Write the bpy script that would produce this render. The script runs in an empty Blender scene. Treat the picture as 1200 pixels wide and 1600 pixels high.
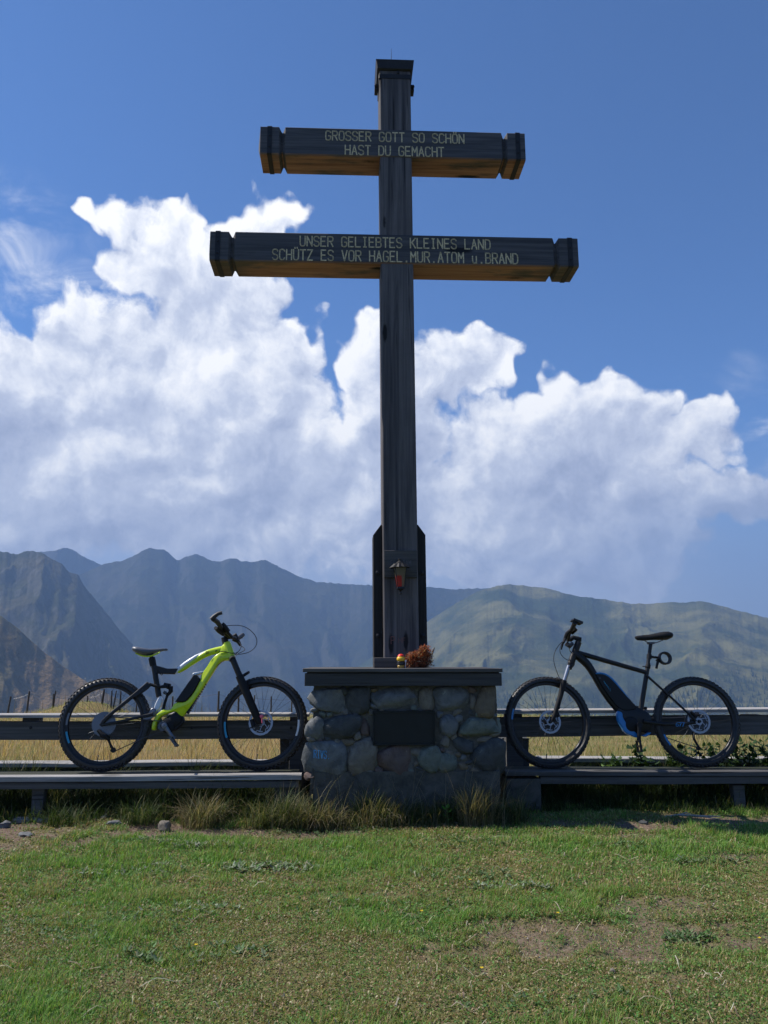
import bpy, math, random
import numpy as np
from mathutils import Vector, Matrix

SC = bpy.context.scene
COL = SC.collection
rad = math.radians

# ------------------------------------------------------------------ camera
FPX = 1240.0                      # focal length in pixels of the 1200 x 1600 photograph
PITCH = rad(10.5)
EYE = 1.15
cam_data = bpy.data.cameras.new("camera")
cam = bpy.data.objects.new("camera", cam_data)
COL.objects.link(cam)
cam.location = (0, 0, EYE)
cam.rotation_euler = (rad(90) + PITCH, 0, 0)
cam_data.sensor_fit = 'VERTICAL'
cam_data.sensor_height = 36.0
cam_data.lens = 36.0 * FPX / 1600.0
cam_data.clip_start = 0.05
cam_data.clip_end = 40000
SC.camera = cam

# ------------------------------------------------------------------ sun, sky, exposure
SUN_EL = rad(50)
SUN_AZ = rad(-79)                 # measured from +Y (away from the camera) towards +X; negative is left
to_sun = Vector((math.sin(SUN_AZ) * math.cos(SUN_EL), math.cos(SUN_AZ) * math.cos(SUN_EL), math.sin(SUN_EL)))
sd = bpy.data.lights.new("sun", 'SUN')
sd.energy = 5.0
sd.angle = rad(0.53)
sd.color = (1.0, 0.94, 0.86)
sun = bpy.data.objects.new("sun", sd)
COL.objects.link(sun)
sun.rotation_euler = to_sun.to_track_quat('Z', 'Y').to_euler()

SC.render.engine = 'CYCLES'
SC.cycles.use_denoising = True
SC.cycles.max_bounces = 6
SC.cycles.diffuse_bounces = 3
SC.cycles.glossy_bounces = 2
SC.cycles.transmission_bounces = 4
SC.cycles.transparent_max_bounces = 6
SC.cycles.volume_bounces = 1
SC.cycles.caustics_reflective = False
SC.cycles.caustics_refractive = False
SC.cycles.sample_clamp_indirect = 4.0
SC.view_settings.view_transform = 'Standard'
SC.view_settings.look = 'None'
SC.view_settings.gamma = 1.0
SC.view_settings.use_curve_mapping = False
SC.view_settings.exposure = 0.40


def ray(px, py):
    """World direction through a pixel of the photograph (camera at 0,0,EYE)."""
    v = (800.0 - py) / FPX
    h = (px - 600.0) / FPX
    return Vector((h, math.cos(PITCH) - math.sin(PITCH) * v, math.sin(PITCH) + math.cos(PITCH) * v))


def azel(px, py):
    d = ray(px, py)
    return math.degrees(math.atan2(d.x, d.y)), math.degrees(math.atan2(d.z, math.hypot(d.x, d.y)))


def at(px, py, Y):
    d = ray(px, py)
    t = Y / d.y
    return Vector((d.x * t, Y, EYE + d.z * t))


def on_ground(px, py, z=0.0):
    d = ray(px, py)
    t = (z - EYE) / d.z
    return Vector((d.x * t, d.y * t, z))


class NT:
    """Tiny helper for building node trees."""
    def __init__(self, tree):
        self.t = tree
        self.n = tree.nodes
        self.l = tree.links

    def new(self, kind, **kw):
        n = self.n.new(kind)
        for k, v in kw.items():
            setattr(n, k, v)
        return n

    def put(self, sock, val):
        if isinstance(val, bpy.types.NodeSocket):
            self.l.new(val, sock)
        elif val is not None:
            sock.default_value = val

    def math(self, op, a, b=None, c=None, clamp=False):
        n = self.new('ShaderNodeMath', operation=op, use_clamp=clamp)
        self.put(n.inputs[0], a)
        if b is not None:
            self.put(n.inputs[1], b)
        if c is not None:
            self.put(n.inputs[2], c)
        return n.outputs[0]

    def vmath(self, op, a, b=None, out=0, scale=None):
        n = self.new('ShaderNodeVectorMath', operation=op)
        self.put(n.inputs[0], a)
        if b is not None:
            self.put(n.inputs[1], b)
        if scale is not None:
            self.put(n.inputs['Scale'], scale)
        return n.outputs['Value'] if out == 1 else n.outputs[0]

    def mix(self, fac, a, b, mode='MIX'):
        n = self.new('ShaderNodeMix', data_type='RGBA', blend_type=mode)
        self.put(n.inputs[0], fac)
        self.put(n.inputs[6], a)
        self.put(n.inputs[7], b)
        return n.outputs[2]

    def smooth(self, v, a, b, c=0.0, d=1.0):
        n = self.new('ShaderNodeMapRange', interpolation_type='SMOOTHSTEP')
        self.put(n.inputs[0], v)
        for i, x in enumerate((a, b, c, d)):
            self.put(n.inputs[i + 1], x)
        return n.outputs[0]

    def noise(self, vec, scale, detail=4, rough=0.55, dist=0.0, color=False, kind=None):
        n = self.new('ShaderNodeTexNoise')
        if kind:
            n.noise_type = kind
        self.put(n.inputs['Vector'], vec)
        self.put(n.inputs['Scale'], scale)
        self.put(n.inputs['Detail'], detail)
        self.put(n.inputs['Roughness'], rough)
        self.put(n.inputs['Distortion'], dist)
        return n.outputs[1] if color else n.outputs[0]

    def ramp(self, fac, stops, interp='LINEAR'):
        n = self.new('ShaderNodeValToRGB')
        cr = n.color_ramp
        cr.interpolation = interp
        while len(cr.elements) < len(stops):
            cr.elements.new(0.5)
        for e, (p, c) in zip(cr.elements, stops):
            e.position = p
            e.color = (c[0], c[1], c[2], 1)
        self.put(n.inputs[0], fac)
        return n.outputs[0]


def rgb(r, g, b):
    return (r, g, b, 1.0)


world = bpy.data.worlds.new("World")
SC.world = world
world.use_nodes = True
world.node_tree.nodes.clear()
world.cycles.sampling_method = 'MANUAL'
world.cycles.sample_map_resolution = 512
W = NT(world.node_tree)
sky = W.new('ShaderNodeTexSky', sky_type='NISHITA')
sky.sun_disc = False
sky.sun_elevation = SUN_EL
sky.sun_rotation = SUN_AZ
sky.altitude = 2200
sky.air_density = 1.0
sky.dust_density = 0.6
sky.ozone_density = 3.0
# the clouds: a field of soft masses (degrees of azimuth, elevation), broken up by noise
geo = W.new('ShaderNodeTexCoord')
dirv = geo.outputs['Generated']
sep = W.new('ShaderNodeSeparateXYZ')
W.put(sep.inputs[0], dirv)
warp_n = W.noise(dirv, 9.0, 3, 0.55, color=True)
warp = W.vmath('SCALE', W.vmath('SUBTRACT', warp_n, (0.5, 0.5, 0.5)), scale=10.0)
az = W.math('MULTIPLY', W.math('ARCTAN2', sep.outputs[0], sep.outputs[1]), 57.29578)
el = W.math('MULTIPLY', W.math('ARCSINE', sep.outputs[2]), 57.29578)
comb = W.new('ShaderNodeCombineXYZ')
W.put(comb.inputs[0], az)
W.put(comb.inputs[1], el)
pos = W.vmath('ADD', comb.outputs[0], warp)
pos = W.vmath('MULTIPLY', pos, (1, 1, 0))

# (px, py, rx, ry) in the photograph, turned into directions of the sky
MASSES = [
    (330, 480, 120, 120), (240, 380, 62, 62), (165, 312, 26, 18), (405, 372, 74, 30), (390, 410, 60, 70),
    (150, 560, 110, 120), (30, 640, 140, 110), (330, 640, 180, 150), (440, 560, 60, 80), (160, 760, 260, 130),
    (420, 760, 180, 120), (560, 560, 42, 56), (620, 650, 110, 90), (720, 570, 84, 66), (790, 560, 26, 28),
    (620, 800, 200, 110), (820, 690, 130, 82), (930, 665, 130, 82), (1050, 690, 66, 44), (900, 800, 200, 110),
    (1120, 770, 66, 50), (1060, 840, 50, 30), (1000, 875, 90, 40), (700, 880, 240, 45), (300, 860, 260, 45),
    (-110, 700, 130, 150), (-240, 820, 160, 100), (-420, 800, 170, 130),
]
MASSES += [
    (250, 334, 30, 27), (292, 352, 32, 27), (200, 332, 26, 22), (350, 358, 36, 24), (448, 362, 40, 22), (208, 400, 38, 32), (112, 505, 42, 34), (60, 562, 50, 34),
    (462, 520, 38, 44), (588, 526, 30, 28), (545, 545, 26, 22), (700, 535, 36, 30), (745, 520, 32, 28), (782, 548, 26, 22), (842, 625, 36, 30), (888, 606, 34, 28),
    (928, 600, 34, 28), (972, 612, 34, 28), (1022, 632, 36, 28), (1078, 658, 36, 26), (1165, 782, 36, 26),
]


def mass_field(p):
    f = None
    for (px, py, rx, ry) in MASSES:
        a0, e0 = azel(px, py)
        k = 57.3 / FPX * 0.95
        d = W.vmath('MULTIPLY_ADD', p, (1 / (rx * k), 1 / (ry * k), 0))
        d.node.inputs[2].default_value = (-a0 / (rx * k), -e0 / (ry * k), 0)
        w_ = (min(rx, ry) / 90.0) ** 0.5
        dd = W.vmath('DOT_PRODUCT', d, d, out=1)
        s = W.math('MULTIPLY_ADD', dd, -w_ * 0.75, w_ * 0.75)
        f = s if f is None else W.math('SMOOTH_MAX', f, s, 0.10)
    return f


field = mass_field(pos)
field_lit = mass_field(W.vmath('ADD', pos, (-1.1, 1.5, 0)))
def puffs(vec):
    """billowing detail, vec in degrees"""
    v = W.new('ShaderNodeTexVoronoi', feature='SMOOTH_F1', voronoi_dimensions='2D')
    v.normalize = True
    W.put(v.inputs['Vector'], vec)
    W.put(v.inputs['Scale'], 0.30)
    W.put(v.inputs['Detail'], 3.0)
    W.put(v.inputs['Roughness'], 0.5)
    W.put(v.inputs['Smoothness'], 0.5)
    n = W.new('ShaderNodeTexNoise', noise_dimensions='2D')
    W.put(n.inputs['Vector'], vec)
    n.inputs['Scale'].default_value = 0.36
    n.inputs['Detail'].default_value = 8
    n.inputs['Roughness'].default_value = 0.68
    return W.math('SUBTRACT', W.math('MULTIPLY', n.outputs[0], 1.1), W.math('MULTIPLY', v.outputs['Distance'], 0.8))


def soft(vec):
    n = W.new('ShaderNodeTexNoise', noise_dimensions='2D')
    W.put(n.inputs['Vector'], vec)
    n.inputs['Scale'].default_value = 0.11
    n.inputs['Detail'].default_value = 3
    n.inputs['Roughness'].default_value = 0.5
    return n.outputs[0]


wd = W.vmath('ADD', comb.outputs[0], W.vmath('SCALE', warp, scale=0.30))
p0 = puffs(wd)
p1 = puffs(W.vmath('ADD', wd, (-0.75, 0.95, 0)))
big0 = soft(wd)
big1 = soft(W.vmath('ADD', wd, (-1.9, 2.4, 0)))
dens = W.math('ADD', field, W.math('MULTIPLY', W.math('SUBTRACT', p0, 0.12), 0.62))
fade = W.math('MULTIPLY', W.smooth(el, 13.0, 2.0), W.smooth(az, 12.0, 24.0))
alpha = W.math('MULTIPLY', W.smooth(dens, -0.10, 0.27), W.math('SUBTRACT', 1.0, W.math('MULTIPLY', fade, 0.85)))
# thin wisps far up and to the left
wn = W.noise(W.vmath('MULTIPLY', dirv, (5, 5, 9)), 1.6, 7, 0.62, dist=0.7)
aW, eW = azel(45, 420)
wd2 = W.vmath('MULTIPLY', W.vmath('SUBTRACT', pos, (aW, eW, 0)), (1 / 7.5, 1 / 5.5, 0))
wisp = W.math('MULTIPLY', W.smooth(wn, 0.42, 0.78), W.smooth(W.vmath('LENGTH', wd2, out=1), 1.3, 0.2), clamp=True)
aW2, eW2 = azel(1200, 690)
wd3 = W.vmath('MULTIPLY', W.vmath('SUBTRACT', pos, (aW2, eW2, 0)), (1 / 5.5, 1 / 4.0, 0))
wisp2 = W.math('MULTIPLY', W.smooth(wn, 0.44, 0.74), W.smooth(W.vmath('LENGTH', wd3, out=1), 1.3, 0.2), clamp=True)
wisp = W.math('MULTIPLY', W.math('MAXIMUM', wisp, wisp2), 0.75)
depth = W.smooth(dens, 0.10, 0.85)
fine = W.math('MULTIPLY', W.math('SUBTRACT', p0, p1), W.math('MULTIPLY_ADD', depth, -0.25, 0.85))
flat = W.math('MINIMUM', W.math('MAXIMUM', W.math('SUBTRACT', field, field_lit), -0.35), 0.45)
relief = W.math('ADD', W.math('ADD', fine, W.math('MULTIPLY', W.math('SUBTRACT', big0, big1), 1.05)), W.math('MULTIPLY', flat, 0.42))
low = W.smooth(el, 26.0, 3.0)                         # bases of the clouds are grey, the air in front of them blue
rightness = W.smooth(az, -10.0, 24.0)
lum = W.math('ADD', 0.89, W.math('MULTIPLY', relief, 0.9))
lum = W.math('SUBTRACT', lum, W.math('MULTIPLY', depth, 0.16))
lum = W.math('SUBTRACT', lum, W.math('MULTIPLY', low, 0.26))
lum = W.math('SUBTRACT', lum, W.math('MULTIPLY', rightness, 0.10))
lum = W.math('MINIMUM', W.math('MAXIMUM', lum, 0.22), 1.02)
cl_col = W.ramp(lum, [(0.0, (0.26, 0.31, 0.44)), (0.35, (0.40, 0.45, 0.60)), (0.62, (0.56, 0.61, 0.74)), (0.82, (0.80, 0.83, 0.90)), (1.0, (1.0, 1.0, 1.0))])
cl_bg = W.vmath('SCALE', cl_col, scale=0.93)
sky_s = W.vmath('MULTIPLY', sky.outputs[0], (0.067, 0.094, 0.123))
sky_s = W.mix(W.smooth(el, 17.0, 2.0, 0.0, 0.95), sky_s, W.mix(W.smooth(az, 12.0, 26.0), rgb(0.40, 0.44, 0.56), rgb(0.22, 0.29, 0.44)))
total_a = W.math('MAXIMUM', alpha, wisp)
out_c = W.mix(total_a, sky_s, cl_bg)
bg = W.new('ShaderNodeBackground')
W.put(bg.inputs[0], out_c)
bg.inputs[1].default_value = 1.0
wo = W.new('ShaderNodeOutputWorld')
W.l.new(bg.outputs[0], wo.inputs[0])

# ------------------------------------------------------------------ helpers: objects
def link(o, parent=None):
    COL.objects.link(o)
    if parent is not None:
        o.parent = parent
    return o


def tag(o, label=None, cat=None, group=None, kind=None):
    if label:
        o["label"] = label
    if cat:
        o["category"] = cat
    if group:
        o["group"] = group
    if kind:
        o["kind"] = kind
    return o


def empty(name, loc, rot=(0, 0, 0)):
    o = bpy.data.objects.new(name, None)
    o.empty_display_size = 0.1
    o.location = loc
    o.rotation_euler = rot
    COL.objects.link(o)
    return o


class MB:
    """Collects geometry, then becomes ONE mesh object."""
    def __init__(self):
        self.v = []
        self.f = []
        self.m = []
        self.mi = 0

    def add(self, vs, fs):
        b = len(self.v)
        self.v.extend([tuple(p) for p in vs])
        for f in fs:
            self.f.append(tuple(b + i for i in f))
            self.m.append(self.mi)

    def box(self, c, s, M=None):
        x, y, z = s[0] / 2, s[1] / 2, s[2] / 2
        vs = [Vector((i, j, k)) for i in (-x, x) for j in (-y, y) for k in (-z, z)]
        if M is not None:
            vs = [M @ p for p in vs]
        vs = [p + Vector(c) for p in vs]
        self.add(vs, [(0, 1, 3, 2), (4, 6, 7, 5), (0, 4, 5, 1), (2, 3, 7, 6), (0, 2, 6, 4), (1, 5, 7, 3)])

    def tube(self, pts, r, n=10, caps=True, sx=1.0):
        """Round tube along pts; r a number or one per point. sx flattens across the y axis."""
        pts = [Vector(p) for p in pts]
        if not isinstance(r, (list, tuple)):
            r = [r] * len(pts)
        vs = []
        up = None
        for i, p in enumerate(pts):
            if i == 0:
                t = pts[1] - pts[0]
            elif i == len(pts) - 1:
                t = pts[-1] - pts[-2]
            else:
                t = (pts[i + 1] - p).normalized() + (p - pts[i - 1]).normalized()
            if t.length < 1e-9:
                t = Vector((0, 0, 1))
            t.normalize()
            if up is None:
                up = Vector((0, 1, 0)) if abs(t.y) < 0.9 else Vector((0, 0, 1))
            a = (up - t * up.dot(t)).normalized()
            up = a
            b = t.cross(a)
            for k in range(n):
                an = 2 * math.pi * k / n
                vs.append(p + a * (math.cos(an) * r[i] * sx) + b * (math.sin(an) * r[i]))
        fs = []
        for i in range(len(pts) - 1):
            for k in range(n):
                k2 = (k + 1) % n
                fs.append((i * n + k, i * n + k2, (i + 1) * n + k2, (i + 1) * n + k))
        if caps:
            fs.append(tuple(range(n - 1, -1, -1)))
            e = (len(pts) - 1) * n
            fs.append(tuple(range(e, e + n)))
        self.add(vs, fs)

    def prism(self, poly, y0, y1, bev=0.0):
        """Side outline in (x, z), thickness from y0 to y1, with a small bevel."""
        n = len(poly)
        ar = sum(poly[i][0] * poly[(i + 1) % n][1] - poly[(i + 1) % n][0] * poly[i][1] for i in range(n))
        if ar < 0:
            poly = poly[::-1]
        if bev <= 0:
            rings = [(y0, 0), (y1, 0)]
        else:
            rings = [(y0, bev), (y0 + bev, 0), (y1 - bev, 0), (y1, bev)]
        vs = []
        for (y, ins) in rings:
            for i in range(n):
                p = Vector(poly[i])
                if ins:
                    a = Vector(poly[i - 1])
                    b = Vector(poly[(i + 1) % n])
                    e1 = (p - a)
                    e2 = (b - p)
                    if e1.length > 1e-9 and e2.length > 1e-9:
                        e1.normalize()
                        e2.normalize()
                        nn = Vector((-(e1.y + e2.y), e1.x + e2.x))
                        if nn.length > 1e-6:
                            nn.normalize()
                            p = p + nn * ins
                vs.append((p.x, y, p.y))
        fs = []
        m = len(rings)
        for r_ in range(m - 1):
            for i in range(n):
                j = (i + 1) % n
                fs.append((r_ * n + i, r_ * n + j, (r_ + 1) * n + j, (r_ + 1) * n + i))
        fs.append(tuple(range(n - 1, -1, -1)))
        fs.append(tuple((m - 1) * n + i for i in range(n)))
        self.add(vs, fs)

    def lathe(self, prof, c=(0, 0, 0), axis='z', n=24, M=None):
        """prof: (radius, height) along the axis."""
        vs = []
        for (r, h) in prof:
            for k in range(n):
                an = 2 * math.pi * k / n
                if axis == 'z':
                    p = Vector((r * math.cos(an), r * math.sin(an), h))
                else:
                    p = Vector((r * math.cos(an), h, r * math.sin(an)))
                if M is not None:
                    p = M @ p
                vs.append(p + Vector(c))
        fs = []
        for i in range(len(prof) - 1):
            for k in range(n):
                k2 = (k + 1) % n
                f = (i * n + k, i * n + k2, (i + 1) * n + k2, (i + 1) * n + k)
                fs.append(f if axis == 'z' else f[::-1])
        fs.append(tuple(range(n - 1, -1, -1)) if axis == 'z' else tuple(range(n)))
        e = (len(prof) - 1) * n
        fs.append(tuple(range(e, e + n)) if axis == 'z' else tuple(range(e + n - 1, e - 1, -1)))
        self.add(vs, fs)

    def build(self, name, mat, parent=None, smooth=40, loc=None):
        me = bpy.data.meshes.new(name)
        me.from_pydata(self.v, [], self.f)
        mats = mat if isinstance(mat, (list, tuple)) else [mat]
        for m in mats:
            me.materials.append(m)
        if len(mats) > 1:
            me.polygons.foreach_set('material_index', self.m)
        if smooth:
            me.polygons.foreach_set('use_smooth', [True] * len(me.polygons))
            me.set_sharp_from_angle(angle=rad(smooth))
        me.update()
        o = bpy.data.objects.new(name, me)
        if loc is not None:
            o.location = loc
        return link(o, parent)


def smooth_line(pts, n=2, closed=False):
    """Chaikin corner cutting."""
    pts = [Vector(p) for p in pts]
    for _ in range(n):
        out = [] if closed else [pts[0]]
        m = len(pts)
        for i in range(m if closed else m - 1):
            a, b = pts[i], pts[(i + 1) % m]
            out += [a * 0.75 + b * 0.25, a * 0.25 + b * 0.75]
        if not closed:
            out.append(pts[-1])
        pts = out
    return pts


class Face:
    """A vertical or leaning plane in the place; P(px, py) gives where the photograph's pixel lies on it."""
    def __init__(self, origin, yaw=0.0, lean=0.0, tilt=0.0):
        self.o = Vector(origin)
        self.rot = (rad(-lean), rad(tilt), rad(yaw))
        from mathutils import Euler
        self.R = Euler(self.rot, 'XYZ').to_matrix()

    def P(self, px, py, v=0.0):
        """local (x, z) of the pixel at local depth y = v."""
        Rt = self.R.transposed()
        o = Rt @ (Vector((0, 0, EYE)) - self.o)
        d = Rt @ ray(px, py)
        t = (v - o.y) / d.y
        p = o + d * t
        return Vector((p.x, p.z))

    def V(self, px, py, v=0.0):
        p = self.P(px, py, v)
        return Vector((p.x, v, p.y))

    def empty(self, name):
        return empty(name, self.o, self.rot)


# ------------------------------------------------------------------ numpy noise
def perlin(x, y, seed=0):
    xi = np.floor(x).astype(np.int64)
    yi = np.floor(y).astype(np.int64)
    xf = x - xi
    yf = y - yi

    def g(ix, iy, fx, fy):
        h = (ix * 374761393 + iy * 668265263 + seed * 974634777) & 0x7fffffff
        h = ((h ^ (h >> 13)) * 1274126177) & 0x7fffffff
        h = h ^ (h >> 16)
        a = (h & 0xffff) / 65536.0 * 2 * np.pi
        return np.cos(a) * fx + np.sin(a) * fy
    u = xf * xf * xf * (xf * (xf * 6 - 15) + 10)
    v = yf * yf * yf * (yf * (yf * 6 - 15) + 10)
    n00 = g(xi, yi, xf, yf)
    n10 = g(xi + 1, yi, xf - 1, yf)
    n01 = g(xi, yi + 1, xf, yf - 1)
    n11 = g(xi + 1, yi + 1, xf - 1, yf - 1)
    return (n00 * (1 - u) + n10 * u) * (1 - v) + (n01 * (1 - u) + n11 * u) * v


def fbm(x, y, octaves=5, seed=0, rough=0.5):
    s = 0.0
    a = 1.0
    for i in range(octaves):
        s = s + a * perlin(x * 2 ** i, y * 2 ** i, seed + i * 17)
        a *= rough
    return s


def ridged(x, y, octaves=6, seed=0, rough=0.5):
    s = 0.0
    a = 1.0
    w = 1.0
    for i in range(octaves):
        n = 1.0 - np.abs(perlin(x * 2.03 ** i, y * 2.03 ** i, seed + i * 13)) * 1.8
        n = np.clip(n, 0, 1) ** 2
        s = s + a * n * w
        w = np.clip(n * 1.6, 0, 1)
        a *= rough
    return s


def np_mesh(name, verts, faces_quads=None, tris=None, mat=None, parent=None, smooth=True, colors=None):
    me = bpy.data.meshes.new(name)
    verts = np.asarray(verts, dtype=np.float32)
    me.vertices.add(len(verts))
    me.vertices.foreach_set('co', verts.ravel())
    loops = []
    starts = []
    totals = []
    off = 0
    if faces_quads is not None and len(faces_quads):
        q = np.asarray(faces_quads, dtype=np.int32)
        loops.append(q.ravel())
        starts.append(off + 4 * np.arange(len(q)))
        totals.append(np.full(len(q), 4))
        off += q.size
    if tris is not None and len(tris):
        t = np.asarray(tris, dtype=np.int32)
        loops.append(t.ravel())
        starts.append(off + 3 * np.arange(len(t)))
        totals.append(np.full(len(t), 3))
        off += t.size
    loops = np.concatenate(loops).astype(np.int32)
    starts = np.concatenate(starts).astype(np.int32)
    me.loops.add(len(loops))
    me.loops.foreach_set('vertex_index', loops)
    me.polygons.add(len(starts))
    me.polygons.foreach_set('loop_start', starts)
    if smooth:
        me.polygons.foreach_set('use_smooth', np.ones(len(starts), dtype=bool))
    if colors is not None:
        ca = me.color_attributes.new('tint', 'FLOAT_COLOR', 'POINT')
        c = np.ones((len(verts), 4), dtype=np.float32)
        c[:, :3] = colors
        ca.data.foreach_set('color', c.ravel())
    me.update(calc_edges=True)
    if mat is not None:
        me.materials.append(mat)
    o = bpy.data.objects.new(name, me)
    return link(o, parent)


def grid_quads(nr, nc, wrap=False):
    r = np.arange(nr - 1)[:, None]
    c = np.arange(nc if wrap else nc - 1)[None, :]
    c2 = (c + 1) % nc
    a = r * nc + c
    b = r * nc + c2
    d = (r + 1) * nc + c
    e = (r + 1) * nc + c2
    return np.stack([a, b, e, d], axis=-1).reshape(-1, 4)


# ------------------------------------------------------------------ materials
def material(name):
    m = bpy.data.materials.new(name)
    m.use_nodes = True
    m.node_tree.nodes.clear()
    t = NT(m.node_tree)
    out = t.new('ShaderNodeOutputMaterial')
    return m, t, out


def pbr(name, color, rough=0.5, metal=0.0, spec=0.5, var=0.0, vscale=30.0, bump=0.0, bscale=200.0, coat=0.0):
    m, t, out = material(name)
    b = t.new('ShaderNodeBsdfPrincipled')
    c = rgb(*color)
    tc = t.new('ShaderNodeTexCoord').outputs['Object']
    if var:
        n = t.noise(tc, vscale, 5, 0.6)
        dark = rgb(*[x * (1 - var) for x in color])
        light = rgb(*[min(1, x * (1 + var)) for x in color])
        c = t.mix(t.smooth(n, 0.3, 0.7), dark, light)
        t.put(b.inputs['Roughness'], t.smooth(n, 0.25, 0.75, max(0.02, rough - 0.1), min(1, rough + 0.12)))
    else:
        b.inputs['Roughness'].default_value = rough
    t.put(b.inputs['Base Color'], c)
    b.inputs['Metallic'].default_value = metal
    b.inputs['Specular IOR Level'].default_value = spec
    b.inputs['Coat Weight'].default_value = coat
    if bump:
        bn = t.new('ShaderNodeBump')
        bn.inputs['Strength'].default_value = bump
        bn.inputs['Distance'].default_value = 0.002
        t.put(bn.inputs['Height'], t.noise(tc, bscale, 4, 0.6))
        t.l.new(bn.outputs[0], b.inputs['Normal'])
    t.l.new(b.outputs[0], out.inputs[0])
    return m


def wood(name, dark, light, axis='x', stain=None, grain=1.0, rough=0.8, knots=True):
    """Weathered timber: fibres along the axis, knots, checks and grey weathering."""
    m, t, out = material(name)
    b = t.new('ShaderNodeBsdfPrincipled')
    tc = t.new('ShaderNodeTexCoord').outputs['Object']
    sc = {'x': (0.5, 14, 14), 'y': (14, 0.5, 14), 'z': (14, 14, 0.5)}[axis]
    sc2 = {'x': (1.6, 60, 60), 'y': (60, 1.6, 60), 'z': (60, 60, 1.6)}[axis]
    kx = {'x': (2.2, 9, 9), 'y': (9, 2.2, 9), 'z': (9, 9, 2.2)}[axis]
    v1 = t.vmath('MULTIPLY', tc, sc)
    v2 = t.vmath('MULTIPLY', tc, sc2)
    vk = t.vmath('MULTIPLY', tc, kx)
    n1 = t.noise(v1, 1.0 * grain, 6, 0.65, dist=1.2)
    n2 = t.noise(v2, 1.0 * grain, 5, 0.7)
    n3 = t.noise(tc, 2.3, 4, 0.6)
    f = t.math('ADD', t.math('MULTIPLY', n1, 0.6), t.math('MULTIPLY', n2, 0.4))
    col = t.mix(t.smooth(f, 0.36, 0.64), rgb(*dark), rgb(*light))
    mid = tuple(0.5 * (a + c) for a, c in zip(dark, light))
    col = t.mix(t.smooth(n3, 0.35, 0.75, 0, 0.6), col, rgb(*(stain or mid)))
    h = f
    if knots:
        vo = t.new('ShaderNodeTexVoronoi')
        t.put(vo.inputs['Vector'], vk)
        vo.inputs['Scale'].default_value = 0.8
        kd = t.math('SUBTRACT', vo.outputs['Distance'], t.math('MULTIPLY', t.noise(tc, 40, 2, 0.5), 0.06))
        kn = t.smooth(kd, 0.15, 0.07)
        col = t.mix(kn, col, rgb(*[x * 0.25 for x in dark]))
    crack = t.noise(t.vmath('MULTIPLY', v2, (0.5, 0.5, 0.5)), 1.0, 3, 0.6)
    cr = t.smooth(crack, 0.62, 0.68)
    col = t.mix(t.math('MULTIPLY', cr, 0.8), col, rgb(*[x * 0.3 for x in dark]))
    h = t.math('SUBTRACT', h, t.math('MULTIPLY', cr, 0.8))
    t.put(b.inputs['Base Color'], col)
    b.inputs['Roughness'].default_value = rough
    b.inputs['Specular IOR Level'].default_value = 0.3
    bn = t.new('ShaderNodeBump')
    bn.inputs['Strength'].default_value = 0.7
    bn.inputs['Distance'].default_value = 0.004
    t.put(bn.inputs['Height'], h)
    t.l.new(bn.outputs[0], b.inputs['Normal'])
    t.l.new(b.outputs[0], out.inputs[0])
    return m


def stone_mat(name, c1, c2, c3=None, bump=1.0):
    m, t, out = material(name)
    b = t.new('ShaderNodeBsdfPrincipled')
    tc = t.new('ShaderNodeTexCoord').outputs['Object']
    n1 = t.noise(tc, 9, 7, 0.68, dist=0.6)
    n2 = t.noise(tc, 60, 4, 0.7)
    n3 = t.noise(tc, 4.0, 3, 0.5)
    col = t.mix(t.smooth(n1, 0.32, 0.66), rgb(*c1), rgb(*c2))
    col = t.mix(t.smooth(n3, 0.5, 0.72, 0, 0.7), col, rgb(*(c3 or c2)))
    col = t.mix(t.smooth(n2, 0.58, 0.74, 0, 0.6), col, rgb(*[x * 0.35 for x in c1]))
    lich = t.smooth(t.noise(tc, 22, 5, 0.7), 0.62, 0.70, 0, 0.6)
    col = t.mix(lich, col, rgb(min(1, c2[0] * 1.6), min(1, c2[1] * 1.7), min(1, c2[2] * 1.45)))
    t.put(b.inputs['Base Color'], col)
    b.inputs['Roughness'].default_value = 0.9
    b.inputs['Specular IOR Level'].default_value = 0.25
    bn = t.new('ShaderNodeBump')
    bn.inputs['Strength'].default_value = 0.8 * bump
    bn.inputs['Distance'].default_value = 0.012
    t.put(bn.inputs['Height'], t.math('ADD', n1, t.math('MULTIPLY', n2, 0.35)))
    t.l.new(bn.outputs[0], b.inputs['Normal'])
    t.l.new(b.outputs[0], out.inputs[0])
    return m


def leaf_mat(name, gain=1.0, trans=0.35, rough=0.6):
    """Blades and leaves: colour from each blade's own tint."""
    m, t, out = material(name)
    at_ = t.new('ShaderNodeAttribute', attribute_name='tint')
    col = t.vmath('SCALE', at_.outputs['Color'], scale=gain)
    b = t.new('ShaderNodeBsdfPrincipled')
    t.put(b.inputs['Base Color'], col)
    b.inputs['Roughness'].default_value = rough
    b.inputs['Specular IOR Level'].default_value = 0.25
    tr = t.new('ShaderNodeBsdfTranslucent')
    t.put(tr.inputs[0], t.vmath('MULTIPLY', col, (1.15, 1.2, 0.6)))
    mx = t.new('ShaderNodeMixShader')
    mx.inputs[0].default_value = trans
    t.l.new(b.outputs[0], mx.inputs[1])
    t.l.new(tr.outputs[0], mx.inputs[2])
    t.l.new(mx.outputs[0], out.inputs[0])
    return m

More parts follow.
